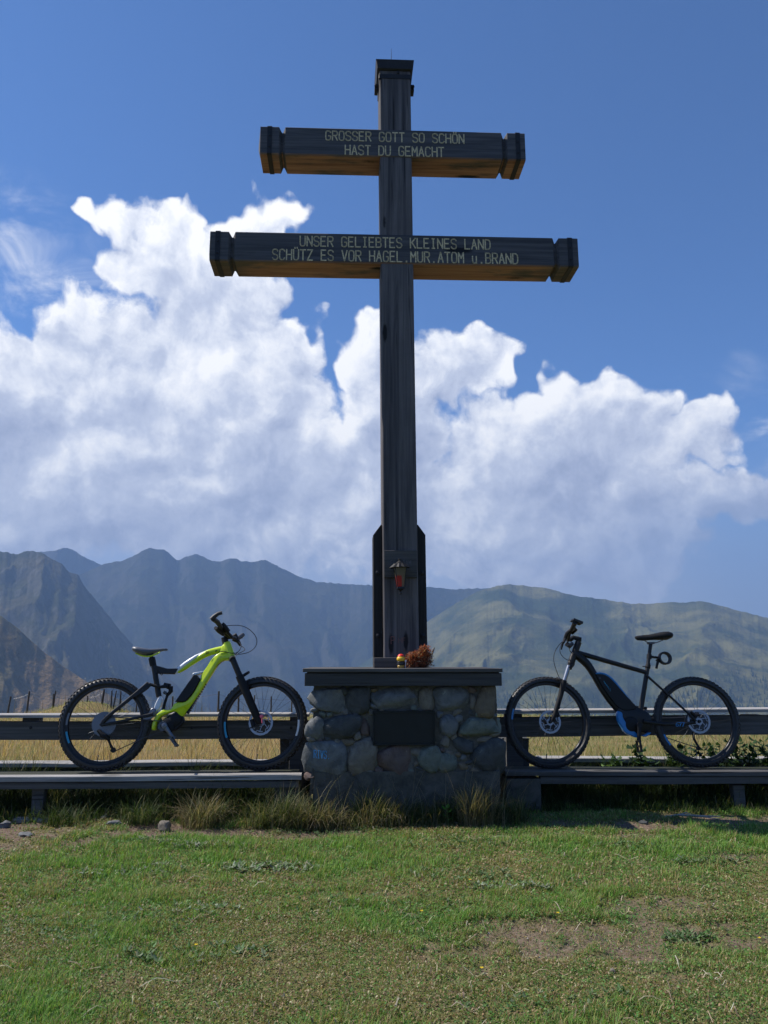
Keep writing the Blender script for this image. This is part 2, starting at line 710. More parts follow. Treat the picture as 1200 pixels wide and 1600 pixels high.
# ------------------------------------------------------------------ the ground
def dirt_mask(x, y):
    """1 where bare earth shows (trodden strip before the benches, worn patches in the lawn)."""
    n = fbm(x * 1.7 + 3, y * 1.7, 4, 11) + 0.5 * fbm(x * 9.0, y * 9.0, 3, 61)
    m = np.zeros_like(x)

    def spot(cx, cy, rx, ry, s=1.0):
        d = ((x - cx) / rx) ** 2 + ((y - cy) / ry) ** 2
        return np.clip((1.15 - d + n * 2.6) * 1.3, 0, 1) * s
    for a in DIRT:
        m = np.maximum(m, spot(*a))
    return m


DIRT = []
for (px, py, rx, ry, s) in [(60, 1302, 1.1, 0.38, 1), (300, 1298, 1.0, 0.24, 1), (-40, 1312, 0.7, 0.36, .9), (1000, 1288, 0.65, 0.22, 1), (1170, 1286, 0.6, 0.24, 1),
                            (900, 1290, 0.35, 0.10, .8), (850, 1310, 0.3, 0.08, .6), (940, 1482, 0.62, 0.30, .85), (1120, 1470, 0.55, 0.24, .8), (1010, 1415, 0.4, 0.14, .6), (1060, 1410, 0.30, 0.08, .7), (1120, 1340, 0.35, 0.07, .8),
                            (1100, 1530, 0.3, 0.10, .7), (860, 1500, 0.25, 0.09, .7), (960, 1310, 0.3, 0.07, .6), (560, 1400, 0.2, 0.06, .35)]:
    g = on_ground(px, py)
    DIRT.append((g.x, g.y, rx, ry, s))
KN = on_ground(150, 1108)


def height(x, y):
    r = np.hypot(x * 0.8, y - 4.0)
    z = 0.03 * fbm(x * 0.45, y * 0.45, 3, 5) + 0.012 * fbm(x * 2.2, y * 2.2, 3, 9)
    z = z + 0.006 * fbm(x * 11, y * 11, 2, 21) * (r < 12)
    z = z - 0.018 * np.where(r < 14, dirt_mask(x, y), 0)
    # knoll seen over the left bench
    z = z + 0.36 * np.exp(-(((x + 6.3) / 0.75) ** 2 + ((y - 17.5) / 2.0) ** 2))
    d = np.clip(r - 12.5, 0, None)
    fall = 0.42 * np.sqrt(d * d + 36.0) - 2.52
    z = z - fall
    z = z + np.where(r > 60, 10 * fbm(x / 160.0, y / 160.0, 5, 3), 0) * np.clip((r - 60) / 200, 0, 1)
    low = -430 + 14 * fbm(x / 900.0, y / 900.0, 4, 77)
    k = 30.0
    return np.where(z < low + 3 * k, low + k * np.logaddexp(0, np.clip((z - low) / k, -50, 50)), z)


def make_ground():
    rr = np.concatenate([[0.0], np.geomspace(0.5, 30, 300), np.geomspace(31, 5500, 140)])
    na = 900
    an = np.linspace(0, 2 * np.pi, na, endpoint=False)
    # more sectors towards the view
    an = np.pi / 2 + (an - np.pi) - 0.75 * np.sin(an - np.pi)
    R_, A_ = np.meshgrid(rr, an, indexing='ij')
    x = R_ * np.cos(A_)
    y = 2.0 + R_ * np.sin(A_)
    z = height(x, y)
    v = np.stack([x, y, z], -1).reshape(-1, 3)
    q = grid_quads(len(rr), na, wrap=True)
    m, t, out = material('meadow_ground')
    b = t.new('ShaderNodeBsdfPrincipled')
    tc = t.new('ShaderNodeTexCoord').outputs['Object']
    at_ = t.new('ShaderNodeAttribute', attribute_name='tint')
    sp = t.new('ShaderNodeSeparateColor')
    t.put(sp.inputs[0], at_.outputs['Color'])
    n1 = t.noise(tc, 3.0, 6, 0.65)
    n2 = t.noise(tc, 38.0, 5, 0.7)
    n3 = t.noise(tc, 190.0, 3, 0.7)
    green = t.mix(t.smooth(n1, 0.35, 0.65), rgb(0.070, 0.115, 0.028), rgb(0.15, 0.15, 0.05))
    green = t.mix(t.smooth(n2, 0.4, 0.7), green, rgb(0.12, 0.095, 0.045))
    soil = t.mix(t.smooth(n2, 0.35, 0.65), rgb(0.10, 0.066, 0.046), rgb(0.20, 0.145, 0.11))
    soil = t.mix(t.smooth(n3, 0.55, 0.7), soil, rgb(0.30, 0.26, 0.22))
    far = t.mix(t.smooth(t.noise(tc, 0.02, 5, 0.6), 0.4, 0.6), rgb(0.05, 0.06, 0.022), rgb(0.10, 0.085, 0.04))
    dry = t.mix(t.smooth(n1, 0.3, 0.7), rgb(0.24, 0.17, 0.075), rgb(0.13, 0.12, 0.045))
    col = t.mix(sp.outputs[0], green, soil)
    col = t.mix(sp.outputs[1], col, dry)
    col = t.mix(sp.outputs[2], col, far)
    t.put(b.inputs['Base Color'], col)
    b.inputs['Roughness'].default_value = 0.95
    b.inputs['Specular IOR Level'].default_value = 0.15
    bn = t.new('ShaderNodeBump')
    bn.inputs['Strength'].default_value = 0.8
    bn.inputs['Distance'].default_value = 0.01
    t.put(bn.inputs['Height'], t.math('ADD', n2, t.math('MULTIPLY', n3, 0.4)))
    t.l.new(bn.outputs[0], b.inputs['Normal'])
    t.l.new(b.outputs[0], out.inputs[0])
    xs, ys = v[:, 0], v[:, 1]
    c = np.zeros((len(v), 3))
    c[:, 0] = dirt_mask(xs, ys) * (np.hypot(xs, ys) < 14)
    c[:, 1] = np.clip((ys - 7.0) / 1.0, 0, 1)
    c[:, 2] = np.clip((np.hypot(xs, ys - 4) - 24) / 30, 0, 1)
    o = np_mesh('ground', v, q, mat=m, colors=c)
    tag(o, 'grassy summit ground of worn lawn in front and dry meadow behind the benches', kind='structure')


make_ground()


# ------------------------------------------------------------------ mountains
def mountain_mat(name, grass1, grass2, rock, rock_amt, lit=None):
    m, t, out = material(name)
    b = t.new('ShaderNodeBsdfPrincipled')
    tc = t.new('ShaderNodeTexCoord').outputs['Object']
    g = t.new('ShaderNodeNewGeometry')
    sp = t.new('ShaderNodeSeparateXYZ')
    t.put(sp.inputs[0], g.outputs['Normal'])
    n1 = t.noise(tc, 0.0022, 8, 0.62, dist=0.8)
    n2 = t.noise(tc, 0.011, 7, 0.68)
    n3 = t.noise(t.vmath('MULTIPLY', tc, (1, 1, 0.25)), 0.03, 6, 0.7)
    col = t.mix(t.smooth(n1, 0.4, 0.62), rgb(*grass1), rgb(*grass2))
    col = t.mix(t.smooth(n2, 0.45, 0.7, 0, 0.6), col, rgb(*[x * 0.55 for x in grass1]))
    steep = t.math('ADD', t.smooth(sp.outputs[2], 0.86, 0.62), t.math('MULTIPLY', t.math('SUBTRACT', n2, 0.5), 1.6))
    rk = t.math('MULTIPLY', t.smooth(t.math('ADD', steep, t.math('MULTIPLY', t.math('SUBTRACT', n3, 0.5), 1.4)), 0.35, 0.75), rock_amt, clamp=True)
    rc = t.mix(t.smooth(n3, 0.35, 0.65), rgb(*[x * 0.5 for x in rock]), rgb(*rock))
    col = t.mix(rk, col, rc)
    t.put(b.inputs['Base Color'], col)
    b.inputs['Roughness'].default_value = 1.0
    b.inputs['Specular IOR Level'].default_value = 0.05
    bn = t.new('ShaderNodeBump')
    bn.inputs['Strength'].default_value = 0.7
    bn.inputs['Distance'].default_value = 26.0
    t.put(bn.inputs['Height'], t.math('ADD', n2, t.math('MULTIPLY', n3, 0.5)))
    t.l.new(bn.outputs[0], b.inputs['Normal'])
    t.l.new(b.outputs[0], out.inputs[0])
    return m


def mountain(name, label, line, R0, R1, base, amp, seed, mat, freq=1 / 420.0, jag=0.10, cols=760, rows=120, skew=0.0, power=1.15, smooth_w=0.0):
    """line: skyline points in photo pixels. R0 crest distance (callable of azimuth or number), R1 foot distance."""
    pts = [azel(px, py) for px, py in line]
    la = np.array([p[0] for p in pts])
    le = np.array([p[1] for p in pts])
    aa = np.linspace(la[0], la[-1], cols)
    ee = np.interp(aa, la, le)
    ee = ee + jag * (ridged(aa * 0.9, aa * 0 + seed, 5, seed) - 0.9) * 0.6 + jag * 0.35 * fbm(aa * 4.0, aa * 0, 4, seed + 5)
    Rc = np.array([R0(a) if callable(R0) else R0 for a in aa]) * (1 + 0.03 * fbm(aa * 0.25, aa * 0, 3, seed + 2))
    zc = EYE + np.tan(np.radians(ee)) * Rc
    tt = np.concatenate([-np.geomspace(0.10, 0.01, 8), np.linspace(0, 1, rows) ** 1.35])
    T, A = np.meshgrid(tt, aa, indexing='ij')
    RC = np.broadcast_to(Rc, T.shape)
    ZC = np.broadcast_to(zc, T.shape)
    Tp = np.clip(T, 0, 1)
    rr = RC + (R1 - RC) * T
    ar = np.radians(A + skew * Tp * 6)
    x = rr * np.sin(ar)
    y = rr * np.cos(ar)
    prof = (1 - np.abs(T)) ** power
    z = base + (ZC - base) * np.where(T >= 0, prof, np.clip(1 + T * 3.0, 0, 1))
    # spurs and gullies, growing away from the crest
    sx = A * (R0(0) if callable(R0) else R0) * 0.01745
    rn = ridged(sx * freq + 0.5 * fbm(sx * freq, rr * freq * 0.6, 3, seed + 3), rr * freq * 0.45, 6, seed, 0.46)
    rn = np.clip(rn, 0, 1.7) - 1.7
    env = (1 - np.exp(-Tp * 6)) * (1 - 0.35 * Tp)
    z = z + amp * rn * env + amp * 0.12 * fbm(x * freq * 5, y * freq * 5, 4, seed + 8) * np.clip(Tp * 20, 0.0, 1)
    v = np.stack([x, y, z], -1).reshape(-1, 3)
    q = grid_quads(len(tt), cols)[:, ::-1]
    o = np_mesh(name, v, q, mat=mat)
    tag(o, label, kind='structure')
    return o


m_far = mountain_mat('far_rock', (0.035, 0.036, 0.026), (0.055, 0.05, 0.035), (0.12, 0.115, 0.105), 0.7)
m_main = mountain_mat('main_ridge_grass', (0.016, 0.022, 0.012), (0.040, 0.040, 0.020), (0.085, 0.080, 0.070), 0.5)
m_left = mountain_mat('left_crag', (0.036, 0.042, 0.020), (0.095, 0.078, 0.044), (0.13, 0.125, 0.11), 0.5)
m_slope = mountain_mat('heath_slope', (0.21, 0.14, 0.065), (0.085, 0.090, 0.036), (0.11, 0.09, 0.07), 0.3)
m_green = mountain_mat('green_alp', (0.034, 0.048, 0.018), (0.15, 0.14, 0.055), (0.12, 0.10, 0.08), 0.12)


mountain('mountain_peak', 'distant hazy peak showing between the left crag and the main ridge',
         [(-500, 900), (-200, 880), (0, 880), (55, 864), (80, 861), (105, 856), (118, 862), (130, 870), (155, 882), (180, 892), (300, 930), (700, 1000)],
         5300, 4300, -400, 130, 31, m_far, jag=0.12, rows=60, cols=420)
mountain('mountain_ridge', 'long blue hazy main ridge with small rocky summits',
         [(-700, 940), (-300, 925), (60, 925), (125, 898), (165, 881), (190, 876), (207, 870), (222, 860), (236, 856), (250, 858), (262, 862), (275, 874), (281, 876), (290, 869),
          (303, 866), (318, 869), (332, 877), (345, 877), (358, 873), (370, 873), (378, 878), (400, 877), (414, 875), (428, 882), (450, 893), (470, 902), (495, 909),
          (525, 912), (560, 914), (620, 916), (667, 917), (705, 921), (760, 919), (800, 922), (900, 940), (1100, 1000), (1500, 1020)],
         4700, 2500, -420, 105, 7, m_main, freq=1 / 520.0, jag=0.10)
mountain('green_mountain', 'broad green and brown mountain with lit pastures on the right',
         [(560, 1040), (640, 990), (700, 950), (745, 925), (780, 915), (797, 913), (820, 915), (852, 919), (900, 931), (940, 936), (985, 943), (1020, 943), (1050, 941), (1080, 941), (1094, 939),
          (1108, 942), (1122, 946), (1150, 953), (1200, 966), (1300, 975), (1500, 960), (1900, 990)],
         3700, 1150, -330, 55, 19, m_green, freq=1 / 560.0, jag=0.07, power=1.05)
mountain('crag_mountain', 'rocky hazy mountain shoulder at the left edge of the view',
         [(-900, 830), (-500, 840), (-200, 835), (-60, 850), (0, 861), (14, 864), (24, 867), (40, 862), (52, 860), (64, 864), (80, 872), (97, 881), (108, 893), (122, 898), (130, 912), (142, 928),
          (160, 950), (180, 975), (200, 1000), (230, 1030), (265, 1062), (300, 1090), (360, 1130)],
         2900, 1500, -330, 90, 43, m_left, freq=1 / 330.0, jag=0.11, power=1.0)
mountain('heath_slope', 'brown heath slope descending from the left edge towards the valley',
         [(-900, 780), (-500, 830), (-200, 890), (-60, 935), (0, 962), (20, 975), (45, 998), (70, 1020), (100, 1042), (135, 1065), (170, 1085), (220, 1110), (320, 1160)],
         1500, 750, -260, 40, 57, m_slope, freq=1 / 240.0, jag=0.05, rows=90, cols=560)


# haze: the air of the valley
hm = bpy.data.materials.new('valley_haze')
hm.use_nodes = True
hm.node_tree.nodes.clear()
ht = NT(hm.node_tree)
hv = ht.new('ShaderNodeVolumePrincipled')
hv.inputs['Color'].default_value = (0.26, 0.41, 0.68, 1)
hv.inputs['Density'].default_value = 0.00018
hv.inputs['Anisotropy'].default_value = 0.1
ho = ht.new('ShaderNodeOutputMaterial')
ht.l.new(hv.outputs[0], ho.inputs['Volume'])
mb = MB()
mb.box((0, 0, 110), (11600, 11600, 1220))
tag(mb.build('haze', hm, smooth=0), kind='stuff')

# ------------------------------------------------------------------ the summit cross
beam_wood = wood('beam_wood', (0.035, 0.033, 0.034), (0.10, 0.092, 0.088), 'x', stain=(0.055, 0.050, 0.050))
post_wood = wood('post_wood', (0.045, 0.042, 0.046), (0.155, 0.140, 0.138), 'z', stain=(0.078, 0.070, 0.071), grain=0.8)
side_wood = wood('side_board_wood', (0.012, 0.012, 0.012), (0.030, 0.028, 0.027), 'z')
dark_iron = pbr('dark_iron', (0.022, 0.022, 0.024), rough=0.6, metal=0.4, var=0.4, vscale=25, bump=0.3)
letter_paint = pbr('letter_paint', (0.60, 0.50, 0.30), rough=0.8, var=0.35, vscale=60)


def beam_wood_under():
    """Beam timber: weathered dark on the sides and top, red-brown on the underside, less so near the ends."""
    m, t, out = material('crossbeam_wood')
    b = t.new('ShaderNodeBsdfPrincipled')
    tc = t.new('ShaderNodeTexCoord').outputs['Object']
    v1 = t.vmath('MULTIPLY', tc, (0.6, 14, 14))
    v2 = t.vmath('MULTIPLY', tc, (1.6, 60, 60))
    n1 = t.noise(v1, 1.0, 6, 0.65, dist=1.3)
    n2 = t.noise(v2, 1.0, 5, 0.7)
    f = t.math('ADD', t.math('MULTIPLY', n1, 0.6), t.math('MULTIPLY', n2, 0.4))
    w = t.mix(t.smooth(f, 0.36, 0.64), rgb(0.045, 0.046, 0.052), rgb(0.105, 0.102, 0.108))
    fresh = t.mix(t.smooth(f, 0.34, 0.66), rgb(0.20, 0.10, 0.078), rgb(0.38, 0.225, 0.165))
    sp = t.new('ShaderNodeSeparateXYZ')
    t.put(sp.inputs[0], t.vmath('MULTIPLY', tc, (1, 1, 1)))
    g = t.new('ShaderNodeNewGeometry')
    sn = t.new('ShaderNodeSeparateXYZ')
    t.put(sn.inputs[0], g.outputs['Normal'])
    ends = t.smooth(t.math('ABSOLUTE', sp.outputs[0]), 1.42, 1.18)
    down = t.math('MULTIPLY', t.smooth(sn.outputs[2], -0.5, -0.9), t.math('MULTIPLY_ADD', ends, 0.75, 0.25))
    n3 = t.noise(t.vmath('MULTIPLY', tc, (1.6, 6, 6)), 1.0, 5, 0.65)
    away = t.math('MULTIPLY', down, t.smooth(n3, 0.30, 0.52))
    col = t.mix(away, w, fresh)
    vo = t.new('ShaderNodeTexVoronoi')
    t.put(vo.inputs['Vector'], t.vmath('MULTIPLY', tc, (2.2, 9, 9)))
    vo.inputs['Scale'].default_value = 0.55
    kn = t.smooth(t.math('SUBTRACT', vo.outputs['Distance'], t.math('MULTIPLY', t.noise(tc, 40, 2), 0.06)), 0.16, 0.07)
    col = t.mix(kn, col, rgb(0.010, 0.010, 0.012))
    t.put(b.inputs['Base Color'], col)
    b.inputs['Roughness'].default_value = 0.78
    b.inputs['Specular IOR Level'].default_value = 0.3
    bn = t.new('ShaderNodeBump')
    bn.inputs['Strength'].default_value = 0.7
    bn.inputs['Distance'].default_value = 0.004
    t.put(bn.inputs['Height'], f)
    t.l.new(bn.outputs[0], b.inputs['Normal'])
    t.l.new(b.outputs[0], out.inputs[0])
    return m


crossbeam_wood = beam_wood_under()


def loft_square(mb, secs, axis, c=(0, 0, 0), ch=0.010):
    """secs: (position along axis, half size in a, half size in b); chamfered rectangles."""
    vs = []
    for (p, a, b) in secs:
        k = min(ch, a * 0.4, b * 0.4)
        ring = [(-a + k, -b), (a - k, -b), (a, -b + k), (a, b - k), (a - k, b), (-a + k, b), (-a, b - k), (-a, -b + k)]
        for (u, w) in ring:
            q = (p, u, w) if axis == 'x' else (u, w, p)
            vs.append((q[0] + c[0], q[1] + c[1], q[2] + c[2]))
    fs = []
    n = 8
    for i in range(len(secs) - 1):
        for k in range(n):
            k2 = (k + 1) % n
            fs.append((i * n + k, i * n + k2, (i + 1) * n + k2, (i + 1) * n + k))
    fs.append(tuple(range(n - 1, -1, -1)))
    e = (len(secs) - 1) * n
    fs.append(tuple(range(e, e + n)))
    mb.add(vs, fs)


GL = {
    'G': [[(4, 5), (3.2, 6), (0.8, 6), (0, 5), (0, 1), (0.8, 0), (3.2, 0), (4, 1), (4, 2.8), (2.4, 2.8)]],
    'R': [[(0, 0), (0, 6)], [(0, 6), (3, 6), (4, 5.4), (4, 3.7), (3, 3.1), (0, 3.1)], [(2, 3.1), (4, 0)]],
    'O': [[(0.9, 6), (3.1, 6), (4, 5), (4, 1), (3.1, 0), (0.9, 0), (0, 1), (0, 5), (0.9, 6)]],
    'S': [[(4, 5), (3.1, 6), (0.9, 6), (0, 5.2), (0, 4), (0.9, 3.2), (3.1, 2.8), (4, 2), (4, 0.9), (3.1, 0), (0.9, 0), (0, 1)]],
    'E': [[(3.6, 6), (0, 6)], [(0, 6), (0, 0)], [(0, 0), (3.8, 0)], [(0, 3.1), (3, 3.1)]],
    'T': [[(0, 6), (4, 6)], [(2, 6), (2, 0)]],
    'H': [[(0, 0), (0, 6)], [(4, 0), (4, 6)], [(0, 3.1), (4, 3.1)]],
    'N': [[(0, 0), (0, 6)], [(0, 6), (4, 0)], [(4, 0), (4, 6)]],
    'A': [[(0, 0), (2, 6)], [(2, 6), (4, 0)], [(0.8, 2.1), (3.2, 2.1)]],
    'D': [[(0, 0), (0, 6)], [(0, 6), (2.6, 6), (4, 4.8), (4, 1.2), (2.6, 0), (0, 0)]],
    'U': [[(0, 6), (0, 1), (0.9, 0), (3.1, 0), (4, 1), (4, 6)]],
    'M': [[(0, 0), (0, 6)], [(0, 6), (2, 2.6)], [(2, 2.6), (4, 6)], [(4, 6), (4, 0)]],
    'C': [[(4, 5), (3.1, 6), (0.9, 6), (0, 5), (0, 1), (0.9, 0), (3.1, 0), (4, 1)]],
    'L': [[(0, 6), (0, 0)], [(0, 0), (3.8, 0)]],
    'I': [[(2, 0), (2, 6)], [(1.0, 6), (3.0, 6)], [(1.0, 0), (3.0, 0)]],
    'B': [[(0, 0), (0, 6)], [(0, 6), (2.8, 6), (3.7, 5.4), (3.7, 3.8), (2.8, 3.2), (0, 3.2)], [(2.8, 3.2), (4, 2.4), (4, 0.8), (2.9, 0), (0, 0)]],
    'Z': [[(0, 6), (4, 6)], [(4, 6), (0, 0)], [(0, 0), (4, 0)]],
    'V': [[(0, 6), (2, 0)], [(2, 0), (4, 6)]],
    'K': [[(0, 0), (0, 6)], [(4, 6), (0, 2.4)], [(1.3, 3.4), (4, 0)]],
    'P': [[(0, 0), (0, 6)], [(0, 6), (3, 6), (4, 5.4), (4, 3.6), (3, 3), (0, 3)]],
    'F': [[(0, 0), (0, 6)], [(0, 6), (3.8, 6)], [(0, 3.1), (3, 3.1)]],
    '.': [[(1.7, 0), (2.3, 0)], [(1.7, 0.35), (2.3, 0.35)]],
    'u': [[(0.3, 4), (0.3, 0.8), (1.1, 0), (2.6, 0), (3.4, 0.8)], [(3.4, 4), (3.4, 0)]],
    '7': [[(0, 6), (4, 6)], [(4, 6), (1.4, 0)]],
    '6': [[(3.6, 6), (1.4, 5.4), (0, 3.4), (0, 1), (0.9, 0), (3.1, 0), (4, 1), (4, 2.4), (3.1, 3.4), (0.9, 3.4), (0, 2.4)]],
    'Y': [[(0, 6), (2, 3)], [(4, 6), (2, 3)], [(2, 3), (2, 0)]],
    'X': [[(0, 0), (4, 6)], [(0, 6), (4, 0)]],
    '+': [[(0.4, 3), (3.6, 3)], [(2, 1.4), (2, 4.6)]],
}
GL['Ö'] = GL['O'] + [[(1.1, 6.75), (1.1, 7.35)], [(2.9, 6.75), (2.9, 7.35)]]
GL['Ü'] = GL['U'] + [[(1.1, 6.75), (1.1, 7.35)], [(2.9, 6.75), (2.9, 7.35)]]


def lettering(mb, text, origin, ux, uz, pitch, cw, ch, lw, nrm, th=0.002):
    """Routed stroke letters: origin = lower left, ux/uz directions, one letter cell per pitch."""
    ux, uz, nrm = Vector(ux), Vector(uz), Vector(nrm)
    for i, chh in enumerate(text):
        if chh == ' ' or chh not in GL:
            continue
        for st in GL[chh]:
            pts = [Vector((p[0] / 4 * cw, p[1] / 6 * ch)) for p in st]
            if len(pts) > 3:
                pts = [Vector((p.x, p.y)) for p in smooth_line([(p.x, p.y, 0) for p in pts], 1)]
            for a, b in zip(pts[:-1], pts[1:]):
                d = (b - a)
                if d.length < 1e-6:
                    continue
                d.normalize()
                n = Vector((-d.y, d.x)) * lw / 2
                e = d * lw * 0.35
                q = [a - e - n, b + e - n, b + e + n, a - e + n]
                base = Vector(origin) + ux * (i * pitch)
                lo = [base + ux * p.x + uz * p.y for p in q]
                hi = [p + nrm * th for p in lo]
                mb.add(lo + hi, [(4, 5, 6, 7), (0, 1, 5, 4), (1, 2, 6, 5), (2, 3, 7, 6), (3, 0, 4, 7)])


HP = 0.140
CR = Face((0.130, 6.44, 1.083), yaw=2.9, tilt=-0.43)
cross = CR.empty('summit_cross')
tag(cross, 'tall dark timber summit cross with two lettered crossbeams standing on the stone altar', 'cross')
zt = CR.P(614, 97, -HP).y
mb = MB()
loft_square(mb, [(0.0, HP, HP), (zt - 0.03, HP, HP)], 'z')
post = mb.build('post', post_wood, cross, smooth=0)


def crossbeam(xl, xr, yref, ztop_px, zbot_px, gl, gr, bl, br, xmid):
    z1 = CR.P(xmid, ztop_px, -HP).y
    z0 = CR.P(xmid, zbot_px, -HP).y
    h = (z1 - z0) / 2
    zc = (z0 + z1) / 2
    d = 0.148
    L = CR.P(xl, yref, -d).x
    Rr = CR.P(xr, yref, -d).x
    g1 = CR.P(gl, yref, -d).x
    g2 = CR.P(gr, yref, -d).x
    mb = MB()
    t = 0.028
    loft_square(mb, [(L - 0.022, 0.02, 0.02), (L + 0.004, d, h), (g1 - t, d, h), (g1 - 0.004, d - 0.034, h - 0.034), (g1 + 0.004, d - 0.034, h - 0.034), (g1 + t, d, h),
                     (g2 - t, d, h), (g2 - 0.004, d - 0.034, h - 0.034), (g2 + 0.004, d - 0.034, h - 0.034), (g2 + t, d, h), (Rr - 0.004, d, h), (Rr + 0.022, 0.02, 0.02)], 'x', c=(0, 0, zc))
    b = mb.build('crossbeam', crossbeam_wood, cross, smooth=0)
    for px in (bl, br):
        x = CR.P(px, yref, -d).x
        m2 = MB()
        loft_square(m2, [(x - 0.020, d + 0.005, h + 0.005), (x + 0.020, d + 0.005, h + 0.005)], 'x', c=(0, 0, zc))
        for s in (-0.5, 0.3):
            m2.lathe([(0.008, 0), (0.008, 0.005), (0.004, 0.008)], (x, -(d + 0.005), zc + s * h), 'y', 8, Matrix.Rotation(math.pi, 3, 'X'))
        m2.build('iron_band', dark_iron, b, smooth=30)
    return b, zc, h, d


beam_low, zl, hl, dl = crossbeam(326.5, 904.5, 400, 367, 412.5, 361.5, 869.5, 339.5, 891.5, 619)
beam_up, zu, hu, du = crossbeam(405.5, 821.5, 232, 203, 246, 440.5, 788.5, 421, 809.5, 615.5)


def text_line(text, x0, x1, ymid, hpx, parent, d):
    a = CR.V(x0, ymid, -d)
    b = CR.V(x1, ymid, -d)
    up = CR.V(x0, ymid - hpx / 2, -d).z - CR.V(x0, ymid + hpx / 2, -d).z
    pitch = (b.x - a.x) / (len(text) - 0.25)
    zz = (a.z + b.z) / 2 - up / 2
    mb = MB()
    lettering(mb, text, (a.x, -d - 0.0005, zz), (1, 0, 0), (0, 0, 1), pitch, pitch * 0.72, up, 0.0105, (0, -1, 0))
    tag(mb.build('lettering', letter_paint, parent, smooth=0), kind='stuff')


text_line('GROSSER GOTT SO SCHÖN', 509, 725, 214.5, 14, beam_up, du)
text_line('HAST DU GEMACHT', 539.5, 693.5, 236, 14.5, beam_up, du)
text_line('UNSER GELIEBTES KLEINES LAND', 469, 766, 379.5, 15, beam_low, dl)
text_line('SCHÜTZ ES VOR HAGEL.MUR.ATOM u.BRAND', 426, 809, 401, 16, beam_low, dl)

# cap of the post
mb = MB()
z_a = CR.P(614, 111, -HP).y
loft_square(mb, [(z_a, HP + 0.006, HP + 0.006), (z_a + 0.01, 0.160, 0.160), (zt - 0.015, 0.168, 0.168), (zt, 0.172, 0.172), (zt + 0.008, 0.160, 0.160)], 'z', ch=0.004)
cap = mb.build('metal_cap', dark_iron, cross, smooth=0)
z_b0, z_b1 = CR.P(614, 123, -HP).y, CR.P(614, 116.5, -HP).y
mb = MB()
loft_square(mb, [(z_b0, HP + 0.005, HP + 0.005), (z_b1, HP + 0.005, HP + 0.005)], 'z', ch=0.004)
for s in (-1, 1):
    mb.box((s * (HP + 0.022), -0.02, z_b0 - 0.02), (0.034, 0.08, 0.058))
    mb.lathe([(0.012, 0), (0.012, 0.018), (0.006, 0.022)], (s * (HP + 0.03), -0.06, z_b0 - 0.02), 'y', 6, Matrix.Rotation(math.pi, 3, 'X'))
mb.tube([(-(HP + 0.010), -0.05, z_b0 - 0.01), (-(HP + 0.010), -0.05, z_b0 - 0.16)], 0.005, 6)
mb.build('iron_band', dark_iron, cross, smooth=30)
mb = MB()
mb.tube([(-0.02, 0, zt), (-0.022, 0, zt + 0.14), (-0.020, 0, zt + 0.26)], [0.004, 0.003, 0.0015], 6)
mb.build('lightning_rod', dark_iron, cross)
mb = MB()
mb.box((0.03, -HP - 0.006, CR.P(614, 113.5, -HP).y), (0.018, 0.012, 0.022))
mb.build('bolt', dark_iron, cross)

# boards clamping the foot of the post
for s, xo in ((-1, 583.5), (1, 666.5)):
    xx = abs(CR.P(xo, 940, -0.07).x)
    zc0, zc1 = CR.P(xo, 836, -0.07).y, CR.P(xo, 820, -0.07).y
    w = xx - HP
    poly = [(s * (HP + 0.003), 0.0), (s * xx, 0.0), (s * xx, zc0), (s * (HP + 0.012), zc1), (s * (HP + 0.003), zc1)]
    mb = MB()
    mb.prism(poly, -0.075, 0.14, 0.004)
    sb = mb.build('side_board', side_wood, cross, smooth=0)
    for zz in (0.25, 0.75):
        m2 = MB()
        m2.lathe([(0.018, 0), (0.018, 0.010), (0.008, 0.016)], (s * (HP + w * 0.55), -0.075, zz), 'y', 6, Matrix.Rotation(math.pi, 3, 'X'))
        m2.build('bolt', dark_iron, sb)
# small board with faint carved letters behind the lantern, and the block at the foot
a = CR.V(599.5, 860.5, -HP)
b = CR.V(651.5, 903, -HP)
mb = MB()
mb.prism([(a.x, b.z), (b.x, b.z), (b.x, a.z), (a.x, a.z)], -HP - 0.022, -HP - 0.001, 0.003)
board_wood = wood('name_board_wood', (0.045, 0.042, 0.040), (0.12, 0.11, 0.10), 'x', knots=False)
nb = mb.build('name_board', board_wood, cross, smooth=0)
mb = MB()
lettering(mb, 'EBE TAM', (a.x + 0.055, -HP - 0.0222, a.z - 0.125), (1, 0, 0), (0, 0, 1), 0.024, 0.016, 0.045, 0.004, (0, -1, 0), 0.0012)
faded = pbr('faded_letter', (0.13, 0.12, 0.115), rough=0.9)
tag(mb.build('lettering', faded, nb, smooth=0), kind='stuff')
mb = MB()
q = CR.V(611, 1004, -HP)
lettering(mb, 'P', (q.x, -HP - 0.0004, q.z - 0.01), (1, 0, 0), (0, 0, 1), 0.05, 0.028, 0.055, 0.005, (0, -1, 0), 0.0012)
lettering(mb, 'HF', (q.x + 0.058, -HP - 0.0004, q.z), (1, 0, 0), (0, 0, 1), 0.032, 0.022, 0.035, 0.003, (0, -1, 0), 0.0012)
tag(mb.build('lettering', pbr('faded_red_paint', (0.20, 0.09, 0.08), rough=0.9), post, smooth=0), kind='stuff')
a = CR.V(584, 1027.5, -HP - 0.05)
b = CR.V(621, 1043, -HP - 0.05)
mb = MB()
mb.prism([(a.x, 0.001), (b.x, 0.001), (b.x, a.z), (a.x, a.z)], -HP - 0.06, -HP - 0.004, 0.004)
mb.build('foot_block', board_wood, cross, smooth=0)
for k, (zz, xx) in enumerate(((0.0, 0), (0, 0))):
    pass

